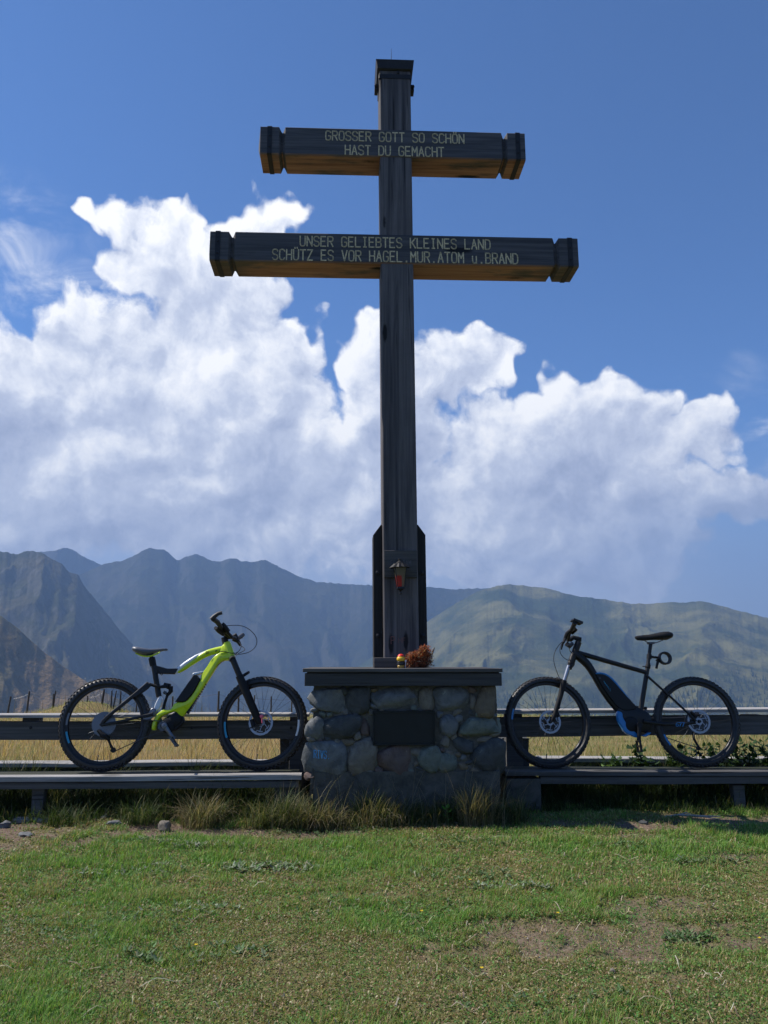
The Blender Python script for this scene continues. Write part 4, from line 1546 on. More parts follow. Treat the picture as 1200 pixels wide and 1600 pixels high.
def wheel(parent, c, R, rt, hub_r, steer=0.0, knob=0.006, rotor=None, rotor_v=-0.06, sprocket=None, spokes=32, steer_axis='Z', wedge=None):
    """c: (x, 0, z) of the axle; rt: half width of the tyre."""
    w = MB()
    hp = 0.05
    w.lathe([(0.010, -hp - 0.018), (0.012, -hp), (hub_r * 1.15, -hp * 0.62), (hub_r * 1.2, -hp * 0.52), (hub_r * 0.7, -hp * 0.45), (hub_r * 0.65, hp * 0.45), (hub_r * 1.2, hp * 0.52), (hub_r * 1.15, hp * 0.62), (0.012, hp), (0.010, hp + 0.018)], axis='y', n=18)
    wo = w.build('wheel', black_paint, parent, loc=Vector(c))
    wo.rotation_euler = (0, 0, rad(steer))
    # tyre
    t = MB()
    n1, n2 = 96, 14
    rc = R - knob - rt
    vs = []
    for i in range(n1):
        a = 2 * math.pi * i / n1
        for k in range(n2):
            b = 2 * math.pi * k / n2
            rr = rc + rt * math.cos(b)
            y = rt * 1.0 * math.sin(b)
            if math.cos(b) < -0.5:
                rr = rc - rt * 0.62
                y = math.copysign(rt * 0.50, math.sin(b)) if abs(math.sin(b)) > 0.01 else 0
            vs.append((rr * math.cos(a), y, rr * math.sin(a)))
    fs = [(i * n2 + k, i * n2 + (k + 1) % n2, ((i + 1) % n1) * n2 + (k + 1) % n2, ((i + 1) % n1) * n2 + k) for i in range(n1) for k in range(n2)]
    t.add(vs, fs)
    ty = t.build('tyre', rubber, wo, smooth=50)
    kn = MB()
    nk = 66
    for i in range(nk):
        for row, (yy, lift, sw, sl) in enumerate(((-0.30, 0.0, 0.30, 0.020), (0.30, 0.0, 0.30, 0.020), (-0.80, 1, 0.26, 0.016), (0.80, 1, 0.26, 0.016))):
            a = 2 * math.pi * (i + (0.5 if row in (1, 2) else 0.0)) / nk
            b = math.asin(max(-0.99, min(0.99, yy)))
            rr = rc + rt * math.cos(b)
            y = rt * math.sin(b)
            M = Matrix.Rotation(-a, 3, 'Y') @ Matrix.Rotation(-b, 3, 'Z').inverted()
            # radial direction is +x before the turn round the axle
            M = Matrix.Rotation(-a, 3, 'Y') @ Matrix.Rotation(b, 3, 'Z')
            kn.box((rr * math.cos(a), y, rr * math.sin(a)), (knob * 2.0, rt * sw, sl), M)
    tag(kn.build('tread_knobs', tread_rubber, wo, smooth=0), kind='stuff')
    # rim
    r = MB()
    ro = rc - rt * 0.55
    ri = ro - 0.022
    prof = [(ro, -rt * .48), (ri + 0.004, -rt * .44), (ri, -rt * 0.25), (ri, rt * 0.25), (ri + .004, rt * .44), (ro, rt * .48), (ro - 0.003, 0)]
    vs = []
    for i in range(n1):
        a = 2 * math.pi * i / n1
        for (q, y) in prof:
            vs.append((q * math.cos(a), y, q * math.sin(a)))
    m = len(prof)
    r.add(vs, [(i * m + k, i * m + (k + 1) % m, ((i + 1) % n1) * m + (k + 1) % m, ((i + 1) % n1) * m + k) for i in range(n1) for k in range(m)])
    r.build('rim', rim_black, wo, smooth=35)
    if wedge:
        for (ang, half, mt) in wedge:
            s_ = MB()
            vs = []
            ns = 8
            for i in range(ns + 1):
                a = rad(ang - half + 2 * half * i / ns)
                for (q, y) in ((ro - 0.002, -rt * .48 - 0.0015), (ri + 0.005, -rt * .44 - 0.0015)):
                    vs.append((q * math.cos(a), y, q * math.sin(a)))
            s_.add(vs, [(2 * i, 2 * i + 1, 2 * i + 3, 2 * i + 2) for i in range(ns)])
            s_.build('rim_mark', mt, wo, smooth=0)
    s = MB()
    for i in range(spokes):
        a = 2 * math.pi * i / spokes + 0.05
        side = -1 if i % 2 else 1
        ha = a + (0.55 if (i // 2) % 2 else -0.55)
        s.tube([(hub_r * 1.1 * math.cos(ha), side * hp * 0.57, hub_r * 1.1 * math.sin(ha)), (ri * math.cos(a), side * 0.004, ri * math.sin(a))], 0.0011, 4, caps=False)
    s.tube([(ri * 0.996 * math.cos(4.6), 0, ri * 0.996 * math.sin(4.6)), ((ri - 0.045) * math.cos(4.6), 0, (ri - 0.045) * math.sin(4.6))], 0.0035, 6)
    tag(s.build('spokes', dull_steel, wo), kind='stuff')
    if rotor:
        d = MB()
        Ro, Ri = rotor, rotor - 0.017
        y0, y1 = rotor_v, rotor_v + 0.002
        nn = 72
        vs = []
        for i in range(nn):
            a = 2 * math.pi * i / nn
            wv = 0.0008 * math.sin(a * 18)
            for (q, y) in ((Ro + wv, y0), (Ro + wv, y1), (Ri + wv, y1), (Ri + wv, y0)):
                vs.append((q * math.cos(a), y, q * math.sin(a)))
        d.add(vs, [(i * 4 + k, ((i + 1) % nn) * 4 + k, ((i + 1) % nn) * 4 + (k + 1) % 4, i * 4 + (k + 1) % 4) for i in range(nn) for k in range(4)])
        for i in range(6):
            a = 2 * math.pi * i / 6
            pts = []
            for (q, da) in ((Ri + 0.003, 0.0), (Ri * 0.82, 0.10), (Ri * 0.80, 0.45), (Ri * 0.60, 0.52), (Ri * 0.36, 0.80)):
                pts.append((q * math.cos(a + da), y0 + 0.001, q * math.sin(a + da)))
            d.tube(pts, 0.0038, 5, sx=0.3)
            # short inner bridges of the vented pattern
            pts = [(Ri * 0.86 * math.cos(a + 0.30 + j * 0.12), y0 + 0.001, Ri * 0.86 * math.sin(a + 0.30 + j * 0.12)) for j in range(5)]
            d.tube(pts, 0.0045, 5, sx=0.3)
        d.lathe([(Ri * 0.38, y0 - 0.002), (Ri * 0.38, y1 + 0.002)], axis='y', n=20)
        d.build('brake_rotor', steel, wo, smooth=30)
    if sprocket:
        for k, rr in enumerate(sprocket):
            g = MB()
            nt = int(rr * 2 * math.pi / 0.0127)
            vs = []
            yv = -0.030 - 0.0045 * k
            for i in range(nt * 2):
                a = math.pi * i / nt
                q = rr + (0.003 if i % 2 else -0.003)
                for (q2, y) in ((q, yv), (q, yv + 0.002), (rr * 0.62, yv + 0.002), (rr * 0.62, yv)):
                    vs.append((q2 * math.cos(a), y, q2 * math.sin(a)))
            m2 = nt * 2
            g.add(vs, [(i * 4 + kk, ((i + 1) % m2) * 4 + kk, ((i + 1) % m2) * 4 + (kk + 1) % 4, i * 4 + (kk + 1) % 4) for i in range(m2) for kk in range(4)])
            g.build('sprocket', grey_ano, wo, smooth=30)
    return wo


def saddle(F, root, pts, mat, width=0.07, under=None):
    """pts: outline stations (px, y_top, y_bottom, half width in m)."""
    mb = MB()
    vs = []
    n = 12
    for (px, yt, yb, hw) in pts:
        a, b = F.P(px, yt), F.P(px, yb)
        for k in range(n):
            an = 2 * math.pi * k / n
            cy, sz = math.cos(an), math.sin(an)
            z = (a.y + b.y) / 2 + (a.y - b.y) / 2 * (sz if sz > 0 else sz * 0.9)
            vs.append(((a.x + b.x) / 2, hw * math.copysign(abs(cy) ** 0.7, cy), z))
    fs = []
    for i in range(len(pts) - 1):
        for k in range(n):
            k2 = (k + 1) % n
            fs.append((i * n + k, i * n + k2, (i + 1) * n + k2, (i + 1) * n + k))
    fs.append(tuple(range(n - 1, -1, -1)))
    e = (len(pts) - 1) * n
    fs.append(tuple(range(e, e + n)))
    mb.add(vs, fs)
    return mb.build('saddle', mat, root, smooth=60)


def tube_px(F, pts, r, v=0.0, n=10, mb=None, sx=1.0, soft=0):
    """pts in photo pixels (px, py[, v]); r in metres or list."""
    P3 = [F.V(p[0], p[1], p[2] if len(p) > 2 else v) for p in pts]
    if soft:
        P3 = smooth_line(P3, soft)
        if isinstance(r, (list, tuple)):
            rr = np.interp(np.linspace(0, 1, len(P3)), np.linspace(0, 1, len(r)), r)
            r = [float(x) for x in rr]
    m = mb or MB()
    m.tube(P3, r, n, sx=sx)
    return m


def poly_px(F, pts, y0, y1, bev=0.004, mb=None, soft=0):
    P2 = [F.P(*p) for p in pts]
    if soft:
        P2 = [(p.x, p.y) for p in smooth_line([(p.x, p.y, 0) for p in P2], soft, closed=True)]
    else:
        P2 = [(p.x, p.y) for p in P2]
    m = mb or MB()
    m.prism(P2, y0, y1, bev)
    return m


def pedal(parent, c, tilt=0.0, mat=None):
    mb = MB()
    M = Matrix.Rotation(tilt, 3, 'Y')
    mb.box(c, (0.014, 0.085, 0.018), M)
    for s in (-1, 1):
        mb.box(Vector(c) + M @ Vector((s * 0.038, 0, 0)), (0.012, 0.088, 0.018), M)
    for yy in (-0.036, 0.036):
        mb.box(Vector(c) + Vector((0, yy, 0)), (0.088, 0.012, 0.016), M)
    for s in (-1, 1):
        for yy in (-0.03, 0.0, 0.03):
            mb.tube([Vector(c) + M @ Vector((s * 0.038, yy, -0.014)), Vector(c) + M @ Vector((s * 0.038, yy, 0.014))], 0.0022, 5)
    return mb.build('pedal', mat or dull_steel, parent, smooth=0)


# ---------------- yellow full-suspension bicycle, facing right
YB = Face(at(287, 1205.5, 6.30), yaw=3.0, lean=7.0)
yb = YB.empty('mountain_bicycle')
tag(yb, 'lime yellow full suspension electric mountain bicycle leaning on the left bench', 'bicycle')
s_ = YB.P(300, 1130).x - YB.P(299, 1130).x
cr_ = YB.P(164, 1131.5)
cf_ = YB.P(409.5, 1129.5)
R_ = cr_.y + 0.001
wheel(yb, (cr_.x, 0, cr_.y), R_, 0.033, 0.024, knob=0.006, sprocket=[0.092, 0.080, 0.068, 0.056, 0.046, 0.036, 0.028], wedge=[(172, 9, grey_ano), (200, 9, blue_decal)])  # blue mark paints the light-blue highlight on the left of the rim
fw = wheel(yb, (cf_.x, 0, cf_.y), cf_.y + 0.001, 0.033, 0.020, steer=-7, knob=0.006, rotor=0.095, rotor_v=-0.045, wedge=[(-8, 12, white_decal), (190, 12, blue_decal)])  # its blue mark likewise holds a rim highlight in colour
fw.rotation_euler = (0, 0, rad(-7))
# main frame, lime
mb = MB()
mb.tube([YB.V(354, 1004), YB.V(361.5, 1029)], [0.031, 0.035], 16)
poly_px(YB, [(349, 1006), (360, 1003), (366, 1028), (356, 1033), (345, 1030), (341, 1020)], -0.026, 0.026, 0.010, mb, soft=1)
# top tube (lower, lime half)
tube_px(YB, [(352, 1014), (338, 1016.5), (322, 1021), (300, 1035), (285, 1046), (278, 1050)], [0.028, 0.027, 0.026, 0.022, 0.017, 0.012], mb=mb, n=14, soft=2, sx=0.9)
# down tube
poly_px(YB, [(358, 1019), (350, 1018), (340, 1022), (331, 1030), (322, 1045), (318, 1049), (315, 1056), (314, 1063), (303, 1084), (291, 1097.5), (274, 1097.5), (269, 1108), (262, 1110), (255, 1108), (246, 1116), (240, 1127), (237.5, 1137), (239, 1141.5),
              (244, 1141), (245, 1134), (247, 1127), (252, 1120), (258, 1117), (266, 1114), (272, 1112), (277, 1113), (280, 1121), (285, 1121.5), (289, 1117), (300, 1103), (311, 1087), (324, 1066), (335, 1048), (343, 1036), (353, 1031), (362, 1032)], -0.032, 0.032, 0.008, mb, soft=1)
yf = mb.build('frame', lime, yb, smooth=50)
mb = tube_px(YB, [(273.5, 1052), (279, 1046), (290, 1037.5), (306, 1027), (322, 1017.5)], [0.010, 0.018, 0.020, 0.019, 0.006], n=12, sx=1.05)
mb.build('silver_panel', white_paint, yb)
# black rear part of the top tube and seat tube
mb = poly_px(YB, [(240, 1039), (252, 1042), (262, 1045), (281, 1044.5), (273, 1053.5), (250, 1053), (243, 1052)], -0.018, 0.018, 0.005)
tube_px(YB, [(239.5, 1034), (248.5, 1089)], [0.021, 0.022], mb=mb)
tube_px(YB, [(245, 1046), (252, 1055), (256, 1052)], 0.003, v=-0.02, mb=mb)
mb.build('seat_tube', black_paint, yb)
mb = tube_px(YB, [(235, 1022), (240, 1038)], [0.0145, 0.0155])
tube_px(YB, [(237, 1028), (239.5, 1040)], [0.027, 0.026], mb=mb)
mb.box(YB.V(234.5, 1023), (0.05, 0.045, 0.018))
mb.build('seat_post', matt_black, yb)
saddle(YB, yb, [(207.2, 1011.8, 1016.5, 0.030), (210, 1010.4, 1019, 0.062), (217, 1011.0, 1022.5, 0.075), (226, 1012.8, 1025, 0.068), (236, 1013.8, 1023.5, 0.045), (246, 1013.4, 1019.5, 0.028), (255, 1012.8, 1017.5, 0.021), (260, 1013, 1017.3, 0.017), (262.2, 1014, 1016.5, 0.008)], grey_sad)
mb = tube_px(YB, [(212, 1020.5), (222, 1025), (233, 1026), (243, 1022.5), (250, 1019)], 0.006, v=-0.025, soft=1)
mb.build('saddle_trim', lime, yb)
mb = tube_px(YB, [(216, 1019), (225, 1024.5), (238, 1024.5), (250, 1019)], 0.0035, v=-0.02, soft=1)
tube_px(YB, [(216, 1019), (225, 1024.5), (238, 1024.5), (250, 1019)], 0.0035, v=0.02, soft=1, mb=mb)
mb.build('saddle_rails', dull_steel, yb)
# white lower seat-tube strut, pivot link
mb = poly_px(YB, [(249.5, 1087), (253.5, 1089), (254, 1098), (250, 1108), (243.5, 1113), (240.5, 1106)], -0.024, 0.024, 0.006, soft=1)
mb.build('white_strut', white_paint, yb)
mb = poly_px(YB, [(232, 1120), (236, 1110), (241, 1106), (246, 1109), (244, 1118), (238, 1124), (226, 1126.5), (225, 1121)], -0.045, -0.030, 0.003, soft=1)
mb.lathe([(0.013, 0), (0.013, 0.006), (0.006, 0.008)], YB.V(240, 1111.5, -0.045), 'y', 14, Matrix.Rotation(math.pi, 3, 'X'))
mb.build('pivot_link', grey_ano, yb)
# swing arm: seat stays and chain stays on both sides
for v in (-0.062, 0.062):
    mb = tube_px(YB, [(232, 1067.5, v * .8), (205, 1090, v), (175, 1114, v), (163, 1125, v), (157, 1134, v)], [0.017, 0.015, 0.014, 0.016, 0.012], soft=1, n=8, sx=0.6)
    tube_px(YB, [(236, 1068, v * .7), (228, 1076, v * .9), (210, 1088, v)], [0.012, 0.016, 0.011], n=8, mb=mb, sx=0.6, soft=1)
    mb.build('seat_stay', black_paint, yb)
    mb = tube_px(YB, [(239, 1116, v * .8), (215, 1121, v), (185, 1128, v), (158, 1133, v)], [0.015, 0.010, 0.010, 0.012], soft=1, n=8, sx=0.7)
    mb.build('chain_stay', black_paint, yb)
mb = tube_px(YB, [(230, 1068), (249, 1073.5), (262, 1072)], [0.012, 0.012, 0.014], v=-0.03)
tube_px(YB, [(230, 1068), (249, 1073.5), (262, 1072)], [0.012, 0.012, 0.014], v=0.03, mb=mb)
mb.build('rocker_link', matt_black, yb)
mb = tube_px(YB, [(256, 1070.5), (266, 1073)], [0.020, 0.022], n=14)
tube_px(YB, [(266, 1073), (267, 1080), (262, 1086)], [0.021, 0.018, 0.012], n=12, mb=mb)
tube_px(YB, [(262, 1085), (257, 1100), (255, 1110)], [0.010, 0.011, 0.012], n=10, mb=mb)
mb.build('rear_shock', matt_black, yb)
mb = tube_px(YB, [(256, 1081), (260, 1084)], 0.012, v=-0.012)
mb.build('shock_reservoir', dull_steel, yb)
# battery
mb = poly_px(YB, [(303.5, 1055), (309, 1056), (314.5, 1062), (303, 1083), (291, 1097), (274.5, 1097)], -0.037, 0.037, 0.006)
bat = mb.build('battery', plastic, yb, smooth=30)
mb = poly_px(YB, [(300, 1055), (303, 1051.5), (312, 1050), (319.5, 1048.5), (320, 1050.5), (312, 1054), (305, 1055.5)], -0.030, 0.030, 0.004, soft=1)
mb.build('battery_cover', white_paint, bat)
# skid plate with ridges under the down tube
mb = MB()
for i in range(13):
    f = i / 12
    px, py = 320.5 + (294 - 320.5) * f, 1069 + (1113 - 1069) * f
    c = YB.V(px, py)
    mb.box(c, (0.019, 0.05, 0.017), Matrix.Rotation(rad(60), 3, 'Y'))
tag(mb.build('skid_ridges', plastic, yb, smooth=0), kind='stuff')
mb = tube_px(YB, [(352, 1029.5), (343, 1034), (337, 1043)], [0.010, 0.012, 0.006], soft=1)
mb.build('cable_guide', plastic, yb)
# motor and crank
mb = MB()
for (px, py, r) in ((263.5, 1134, 0.058), (275, 1125, 0.050)):
    c = YB.V(px, py)
    mb.lathe([(r * 0.55, -0.048), (r * 0.92, -0.040), (r, -0.028), (r, 0.028), (r * .92, .040), (r * .55, .048)], (c.x, 0, c.z), 'y', 28)
poly_px(YB, [(256, 1124), (276, 1112), (287, 1120), (289, 1128), (278, 1140), (262, 1146)], -0.034, 0.034, 0.006, mb)
mo = mb.build('motor', matt_black, yb)
mb = MB()
c = YB.V(256.5, 1135)
nt = 15
vs = []
for i in range(nt * 2):
    a = math.pi * i / nt
    q = 0.036 + (0.003 if i % 2 else -0.002)
    for (q2, y) in ((q, -0.058), (q, -0.055), (0.016, -0.055), (0.016, -0.058)):
        vs.append((q2 * math.cos(a) + c.x, y, q2 * math.sin(a) + c.z))
m2 = nt * 2
mb.add(vs, [(i * 4 + k, ((i + 1) % m2) * 4 + k, ((i + 1) % m2) * 4 + (k + 1) % 4, i * 4 + (k + 1) % 4) for i in range(m2) for k in range(4)])
mb.build('chainring', dull_steel, yb, smooth=30)
mb = MB()
c1, c2 = YB.V(257, 1134, -0.075), YB.V(272, 1155, -0.082)
mb.tube([c1, c1.lerp(c2, 0.5), c2], [0.020, 0.014, 0.014], 10, sx=0.6)
mb.lathe([(0.022, 0), (0.022, 0.014), (0.012, 0.017)], c1 + Vector((0, 0.002, 0)), 'y', 16, Matrix.Rotation(math.pi, 3, 'X'))
mb.build('crank_arm', grey_ano, yb)
pedal(yb, YB.V(271.5, 1158.5, -0.135), 0.9)
mb = MB()
c1, c2 = YB.V(257, 1134, 0.075), YB.V(243, 1113, 0.082)
mb.tube([c1, c1.lerp(c2, 0.5), c2], [0.016, 0.012, 0.013], 10, sx=0.6)
mb.build('crank_arm', grey_ano, yb)
pedal(yb, YB.V(243, 1113, 0.135), 0.4)
# chain and derailleur
mb = tube_px(YB, [(256, 1127.5, -.056), (163, 1119, -.045)], 0.0035, n=4)
tube_px(YB, [(256, 1142, -.056), (225, 1153, -.05), (181, 1173, -.046)], 0.0035, n=4, mb=mb)
mb.build('chain', dull_steel, yb, smooth=0)
mb = tube_px(YB, [(153, 1141, -0.062), (160, 1149, -0.068), (166, 1151, -0.062), (170, 1156, -.05)], [0.012, 0.018, 0.017, 0.010], n=8)
tube_px(YB, [(168, 1152, -.048), (172, 1162, -.048), (177, 1173, -.048)], [0.012, 0.009, 0.011], n=8, mb=mb, sx=0.5)
c = YB.V(177, 1172, -0.048)
mb.lathe([(0.020, -0.006), (0.020, 0.006)], c, 'y', 12)
c = YB.V(168.5, 1153, -0.048)
mb.lathe([(0.018, -0.006), (0.018, 0.006)], c, 'y', 12)
mb.build('rear_derailleur', matt_black, yb)
# fork
fk = matt_black
for v in (-0.062, 0.062):
    mb = tube_px(YB, [(364, 1031, v), (377, 1062, v)], [0.024, 0.024], n=14)
    mb.build('fork_stanchion', black_paint, yb)
    mb = tube_px(YB, [(374, 1056, v), (390, 1094, v), (403, 1124, v), (406, 1131, v * .95)], [0.031, 0.032, 0.029, 0.022], n=14)
    mb.build('fork_leg', fk, yb)
mb = MB()
mb.tube([YB.V(364, 1031, -0.07), YB.V(362.5, 1029, 0), YB.V(364, 1031, 0.07)], [0.024, 0.030, 0.024], 12)
mb.build('fork_crown', fk, yb)
mb = MB()
mb.tube(smooth_line([YB.V(375, 1059, -0.065), YB.V(386, 1052, -0.05), YB.V(389, 1050, 0), YB.V(386, 1052, 0.05), YB.V(375, 1059, 0.065)], 2), 0.012, 8)
mb.build('fork_brace', fk, yb)
mb = MB()
c = YB.V(409, 1119.5, -0.085)
mb.lathe([(0.007, 0), (0.015, 0.004), (0.015, 0.014), (0.008, 0.018)], c, 'y', 10, Matrix.Rotation(math.pi, 3, 'X'))
mb.tube([c + Vector((0, -0.012, 0)), c + Vector((0.006, -0.016, -0.05))], [0.006, 0.004], 6)
mb.build('axle_lever', pink, yb)
mb = tube_px(YB, [(393, 1124, -0.05), (397, 1136, -0.05)], [0.016, 0.018], n=8)
mb.build('brake_caliper', matt_black, yb)
mb = tube_px(YB, [(385, 1140, -.05), (398, 1134, -.055), (409, 1133, -.06)], 0.0035, n=5)
mb.build('brake_hose', plastic, yb)
# handlebar, stem, grips, levers
mb = MB()
mb.tube([YB.V(352.5, 1006), YB.V(350.5, 996)], [0.026, 0.026], 12)
mb.tube([YB.V(350, 996), YB.V(359, 995)], [0.021, 0.019], 12)
mb.build('stem', matt_black, yb)
bar = [YB.V(336, 968, -0.36), YB.V(345, 980, -0.22), YB.V(350, 988, -0.12), YB.V(358, 994.5, -0.04), YB.V(362, 996, 0.04), YB.V(367, 997, 0.12), YB.V(371, 997.5, 0.22), YB.V(377, 995, 0.36)]
mb = MB()
mb.tube(smooth_line(bar, 2), 0.016, 10)
mb.build('handlebar', matt_black, yb)
mb = MB()
mb.tube([YB.V(333, 967, -0.385), YB.V(340, 972, -0.31), YB.V(345, 980, -0.24)], [0.020, 0.019, 0.017], 10)
mb.tube(smooth_line([YB.V(331, 968, -0.385), YB.V(335, 963, -0.39), YB.V(341, 958.5, -0.39), YB.V(347, 956.8, -0.39)], 1), [0.017] * 5 + [0.016], 10) if False else mb.tube([YB.V(330.5, 968, -0.385), YB.V(335, 963, -0.39), YB.V(341, 958.8, -0.39), YB.V(347, 957.2, -0.39)], [0.020, 0.017, 0.015, 0.013], 10)
mb.build('grip', rubber, yb)
mb = MB()
mb.tube([YB.V(371, 999, 0.24), YB.V(374, 996, 0.30), YB.V(379.5, 992, 0.385)], [0.017, 0.018, 0.017], 10)
mb.build('grip', rubber, yb)
mb = tube_px(YB, [(347, 974, -.20), (352, 981, -.19), (357, 987, -.17)], [0.016, 0.021, 0.017], n=8)
tube_px(YB, [(337, 981, -.26), (342, 986, -.2), (349, 992, -.15)], [0.015, 0.018, 0.012], n=8, mb=mb)
tube_px(YB, [(352, 985, -.17), (362, 995, -.1)], [0.016, 0.012], n=8, mb=mb)
mb.build('brake_lever', plastic, yb)
mb = tube_px(YB, [(364, 998, .15), (372, 1002, .16), (376, 1009, .16)], [0.018, 0.017, 0.011], n=8)
tube_px(YB, [(366, 991, .14), (370, 998, .16)], [0.019, 0.018], n=8, mb=mb)
mb.build('brake_lever', plastic, yb)
mb = tube_px(YB, [(351, 992, -0.03), (357, 989, -0.03)], [0.018, 0.018], n=6)
mb.build('display', plastic, yb)
for pts in ([(351, 978, -.2), (362, 977), (377, 977), (390, 983), (400, 994), (402, 1004), (398, 1013), (388, 1020), (374, 1022.5), (366, 1022)],
            [(373, 1003, .1), (377, 1008, .08), (376, 1014, 0), (371, 1020, -.02), (363, 1021, -.03), (350, 1018, -.035), (342, 1017.5, -.035)],
            [(376, 1009, .12), (383, 1013), (382, 1017), (370, 1022), (364, 1030, -.05), (378, 1058, -.08)],
            [(372, 1002, .1), (376, 1006, .05), (377, 1012, .0), (372, 1019, .02), (366, 1024, .03)]):
    mb = tube_px(YB, pts, 0.0028, v=-0.04, soft=2, n=6)
    mb.build('cable', plastic, yb)
# small lettering on the top tube
mb = MB()
q = YB.V(324, 1019.8, -0.031)
lettering(mb, '720', (q.x - 0.005, -0.0285, q.z - 0.006), (0.92, 0, 0.36), (-0.2, 0, 0.95), 0.011, 0.008, 0.016, 0.003, (0, -1, 0), 0.001) if False else None
q = YB.V(322.5, 1022.5, 0)
lettering(mb, 'ZU', (q.x, -0.0285, q.z), (0.93, 0, 0.33), (-0.2, 0, 0.95), 0.014, 0.010, 0.018, 0.0035, (0, -1, 0), 0.001)
q = YB.V(337, 1018.5, 0)
lettering(mb, '+', (q.x, -0.0295, q.z - .004), (1, 0, 0.2), (0, 0, 1), 0.02, 0.018, 0.010, 0.006, (0, -1, 0), 0.001)
tag(mb.build('lettering', plastic, yf, smooth=0), kind='stuff')

# ---------------- black and blue hardtail, facing left
BB = Face(at(972, 1200.8, 6.56), yaw=3.0, lean=6.0)
bb = BB.empty('mountain_bicycle')
tag(bb, 'black hardtail electric mountain bicycle with blue trim leaning on the right bench', 'bicycle')
cf_ = BB.P(856.5, 1128.3)
cr_ = BB.P(1088.5, 1127.5)
fw = wheel(bb, (cf_.x, 0, cf_.y), cf_.y + 0.001, 0.028, 0.020, steer=5, knob=0.0045, rotor=0.090, rotor_v=-0.045, wedge=[(168, 8, blue_pl)])
wheel(bb, (cr_.x, 0, cr_.y), cr_.y + 0.001, 0.028, 0.022, knob=0.0045, rotor=0.094, rotor_v=-0.045, wedge=[(208, 9, blue_pl)], sprocket=None)
mb = MB()
for k, rr in enumerate([0.085, 0.07, 0.055, 0.04]):
    mb.lathe([(rr, 0.03 + 0.008 * k), (rr, 0.034 + 0.008 * k)], (cr_.x, 0, cr_.y), 'y', 24)
mb.build('cassette', dull_steel, bb)
# frame
mb = MB()
mb.tube([BB.V(904, 1003), BB.V(892, 1036)], [0.026, 0.030], 14)
mb.tube([BB.V(903, 1020), BB.V(1009, 1050.5)], [0.021, 0.018], 14)
tube_px(BB, [(897, 1021), (908, 1029), (917, 1037), (925, 1048), (945, 1085), (968, 1112), (985, 1120)], [0.030, 0.033, 0.034, 0.030, 0.026, 0.028, 0.030], mb=mb, n=14, soft=1)
mb.tube([BB.V(1013, 1036), BB.V(1001, 1110)], [0.0175, 0.021], 14)
poly_px(BB, [(960, 1104), (975, 1094), (986, 1100), (996, 1106), (1010, 1112), (1017, 1122), (1017, 1136), (1009, 1146), (1001, 1144), (990, 1147), (978, 1141), (971, 1126)], -0.034, 0.034, 0.008, mb, soft=1)
bf = mb.build('frame', black_paint, bb, smooth=50)
for v in (-0.058, 0.058):
    mb = tube_px(BB, [(1010, 1055, v * .35), (1030, 1073, v * .7), (1060, 1100, v), (1082, 1121, v), (1087, 1127, v)], [0.010, 0.0095, 0.009, 0.009, 0.013], n=10, soft=1)
    mb.build('seat_stay', black_paint, bb)
    mb = tube_px(BB, [(1006, 1127, v * .6), (1030, 1131, v * .9), (1062, 1132, v), (1084, 1129, v)], [0.018, 0.014, 0.014, 0.012], n=10, soft=1, sx=0.7)
    mb.build('chain_stay', black_paint, bb)
mb = MB()
q = BB.V(1051, 1135.2, 0)
lettering(mb, '677', (q.x, -0.058 - 0.0105, q.z), (1, 0, -0.02), (0.1, 0, 1), 0.024, 0.019, 0.030, 0.005, (0, -1, 0), 0.001)
tag(mb.build('lettering', blue_pl, bf, smooth=0), kind='stuff')
# battery with blue rim
mb = poly_px(BB, [(927, 1055), (931, 1052.5), (940, 1052.5), (949, 1056), (957, 1063), (972, 1080), (985, 1096.5), (996, 1108), (975, 1112), (962, 1106), (945, 1084)], -0.040, 0.040, 0.008, soft=1)
bat = mb.build('battery', plastic, bb, smooth=40)
mb = tube_px(BB, [(931, 1052.5), (940, 1051.8), (949, 1055), (958, 1062.5), (972, 1079), (984, 1094.5)], [0.006, 0.008, 0.009, 0.009, 0.008, 0.004], v=-0.034, soft=1, n=8)
mb.build('blue_trim', blue_pl, bat)
mb = MB()
q = BB.V(943, 1063.5, 0)
for i in range(5):
    a = BB.V(943.5 + i * 2.4, 1063.8 + i * 2.9, -0.0405)
    b = BB.V(945.5 + i * 2.0, 1068.5 + i * 2.9, -0.0405)
    mb.tube([a, b], 0.0022 - 0.0002 * i, 5)
tag(mb.build('lettering', blue_decal, bat), kind='stuff')
mb = MB()
mb.lathe([(0.006, 0), (0.006, 0.003)], BB.V(937.5, 1059.5, -0.043), 'y', 8)
mb.build('lock_cap', dull_steel, bat)
# blue motor cover and motor
mb = poly_px(BB, [(962, 1111), (965.5, 1112), (969.5, 1114), (970.5, 1122), (975, 1129), (981, 1136), (990, 1144), (995, 1151), (991, 1153), (982, 1149), (973, 1145), (968.5, 1136), (963, 1128), (961.5, 1120)], -0.050, -0.006, 0.006, soft=1)
mb.build('motor_cover', blue_pl, bb)
mb = poly_px(BB, [(999, 1150), (1005, 1147.5), (1009, 1145), (1014, 1144.5), (1012, 1148), (1006, 1151.5)], -0.050, -0.010, 0.004)
mb.build('motor_cover', blue_pl, bb)
mb = MB()
c = BB.V(984, 1133)
mb.lathe([(0.04, -0.055), (0.062, -0.045), (0.068, -0.03), (0.068, 0.03), (0.062, 0.045), (0.04, 0.055)], (c.x, 0, c.z), 'y', 28)
mb.build('motor', matt_black, bb)
mb = MB()
c1, c2 = BB.V(999, 1133, -0.078), BB.V(998, 1160, -0.085)
mb.tube([c1, c1.lerp(c2, .5), c2], [0.019, 0.016, 0.016], 10, sx=0.6)
mb.lathe([(0.021, 0), (0.021, 0.012)], c1, 'y', 14, Matrix.Rotation(math.pi, 3, 'X'))
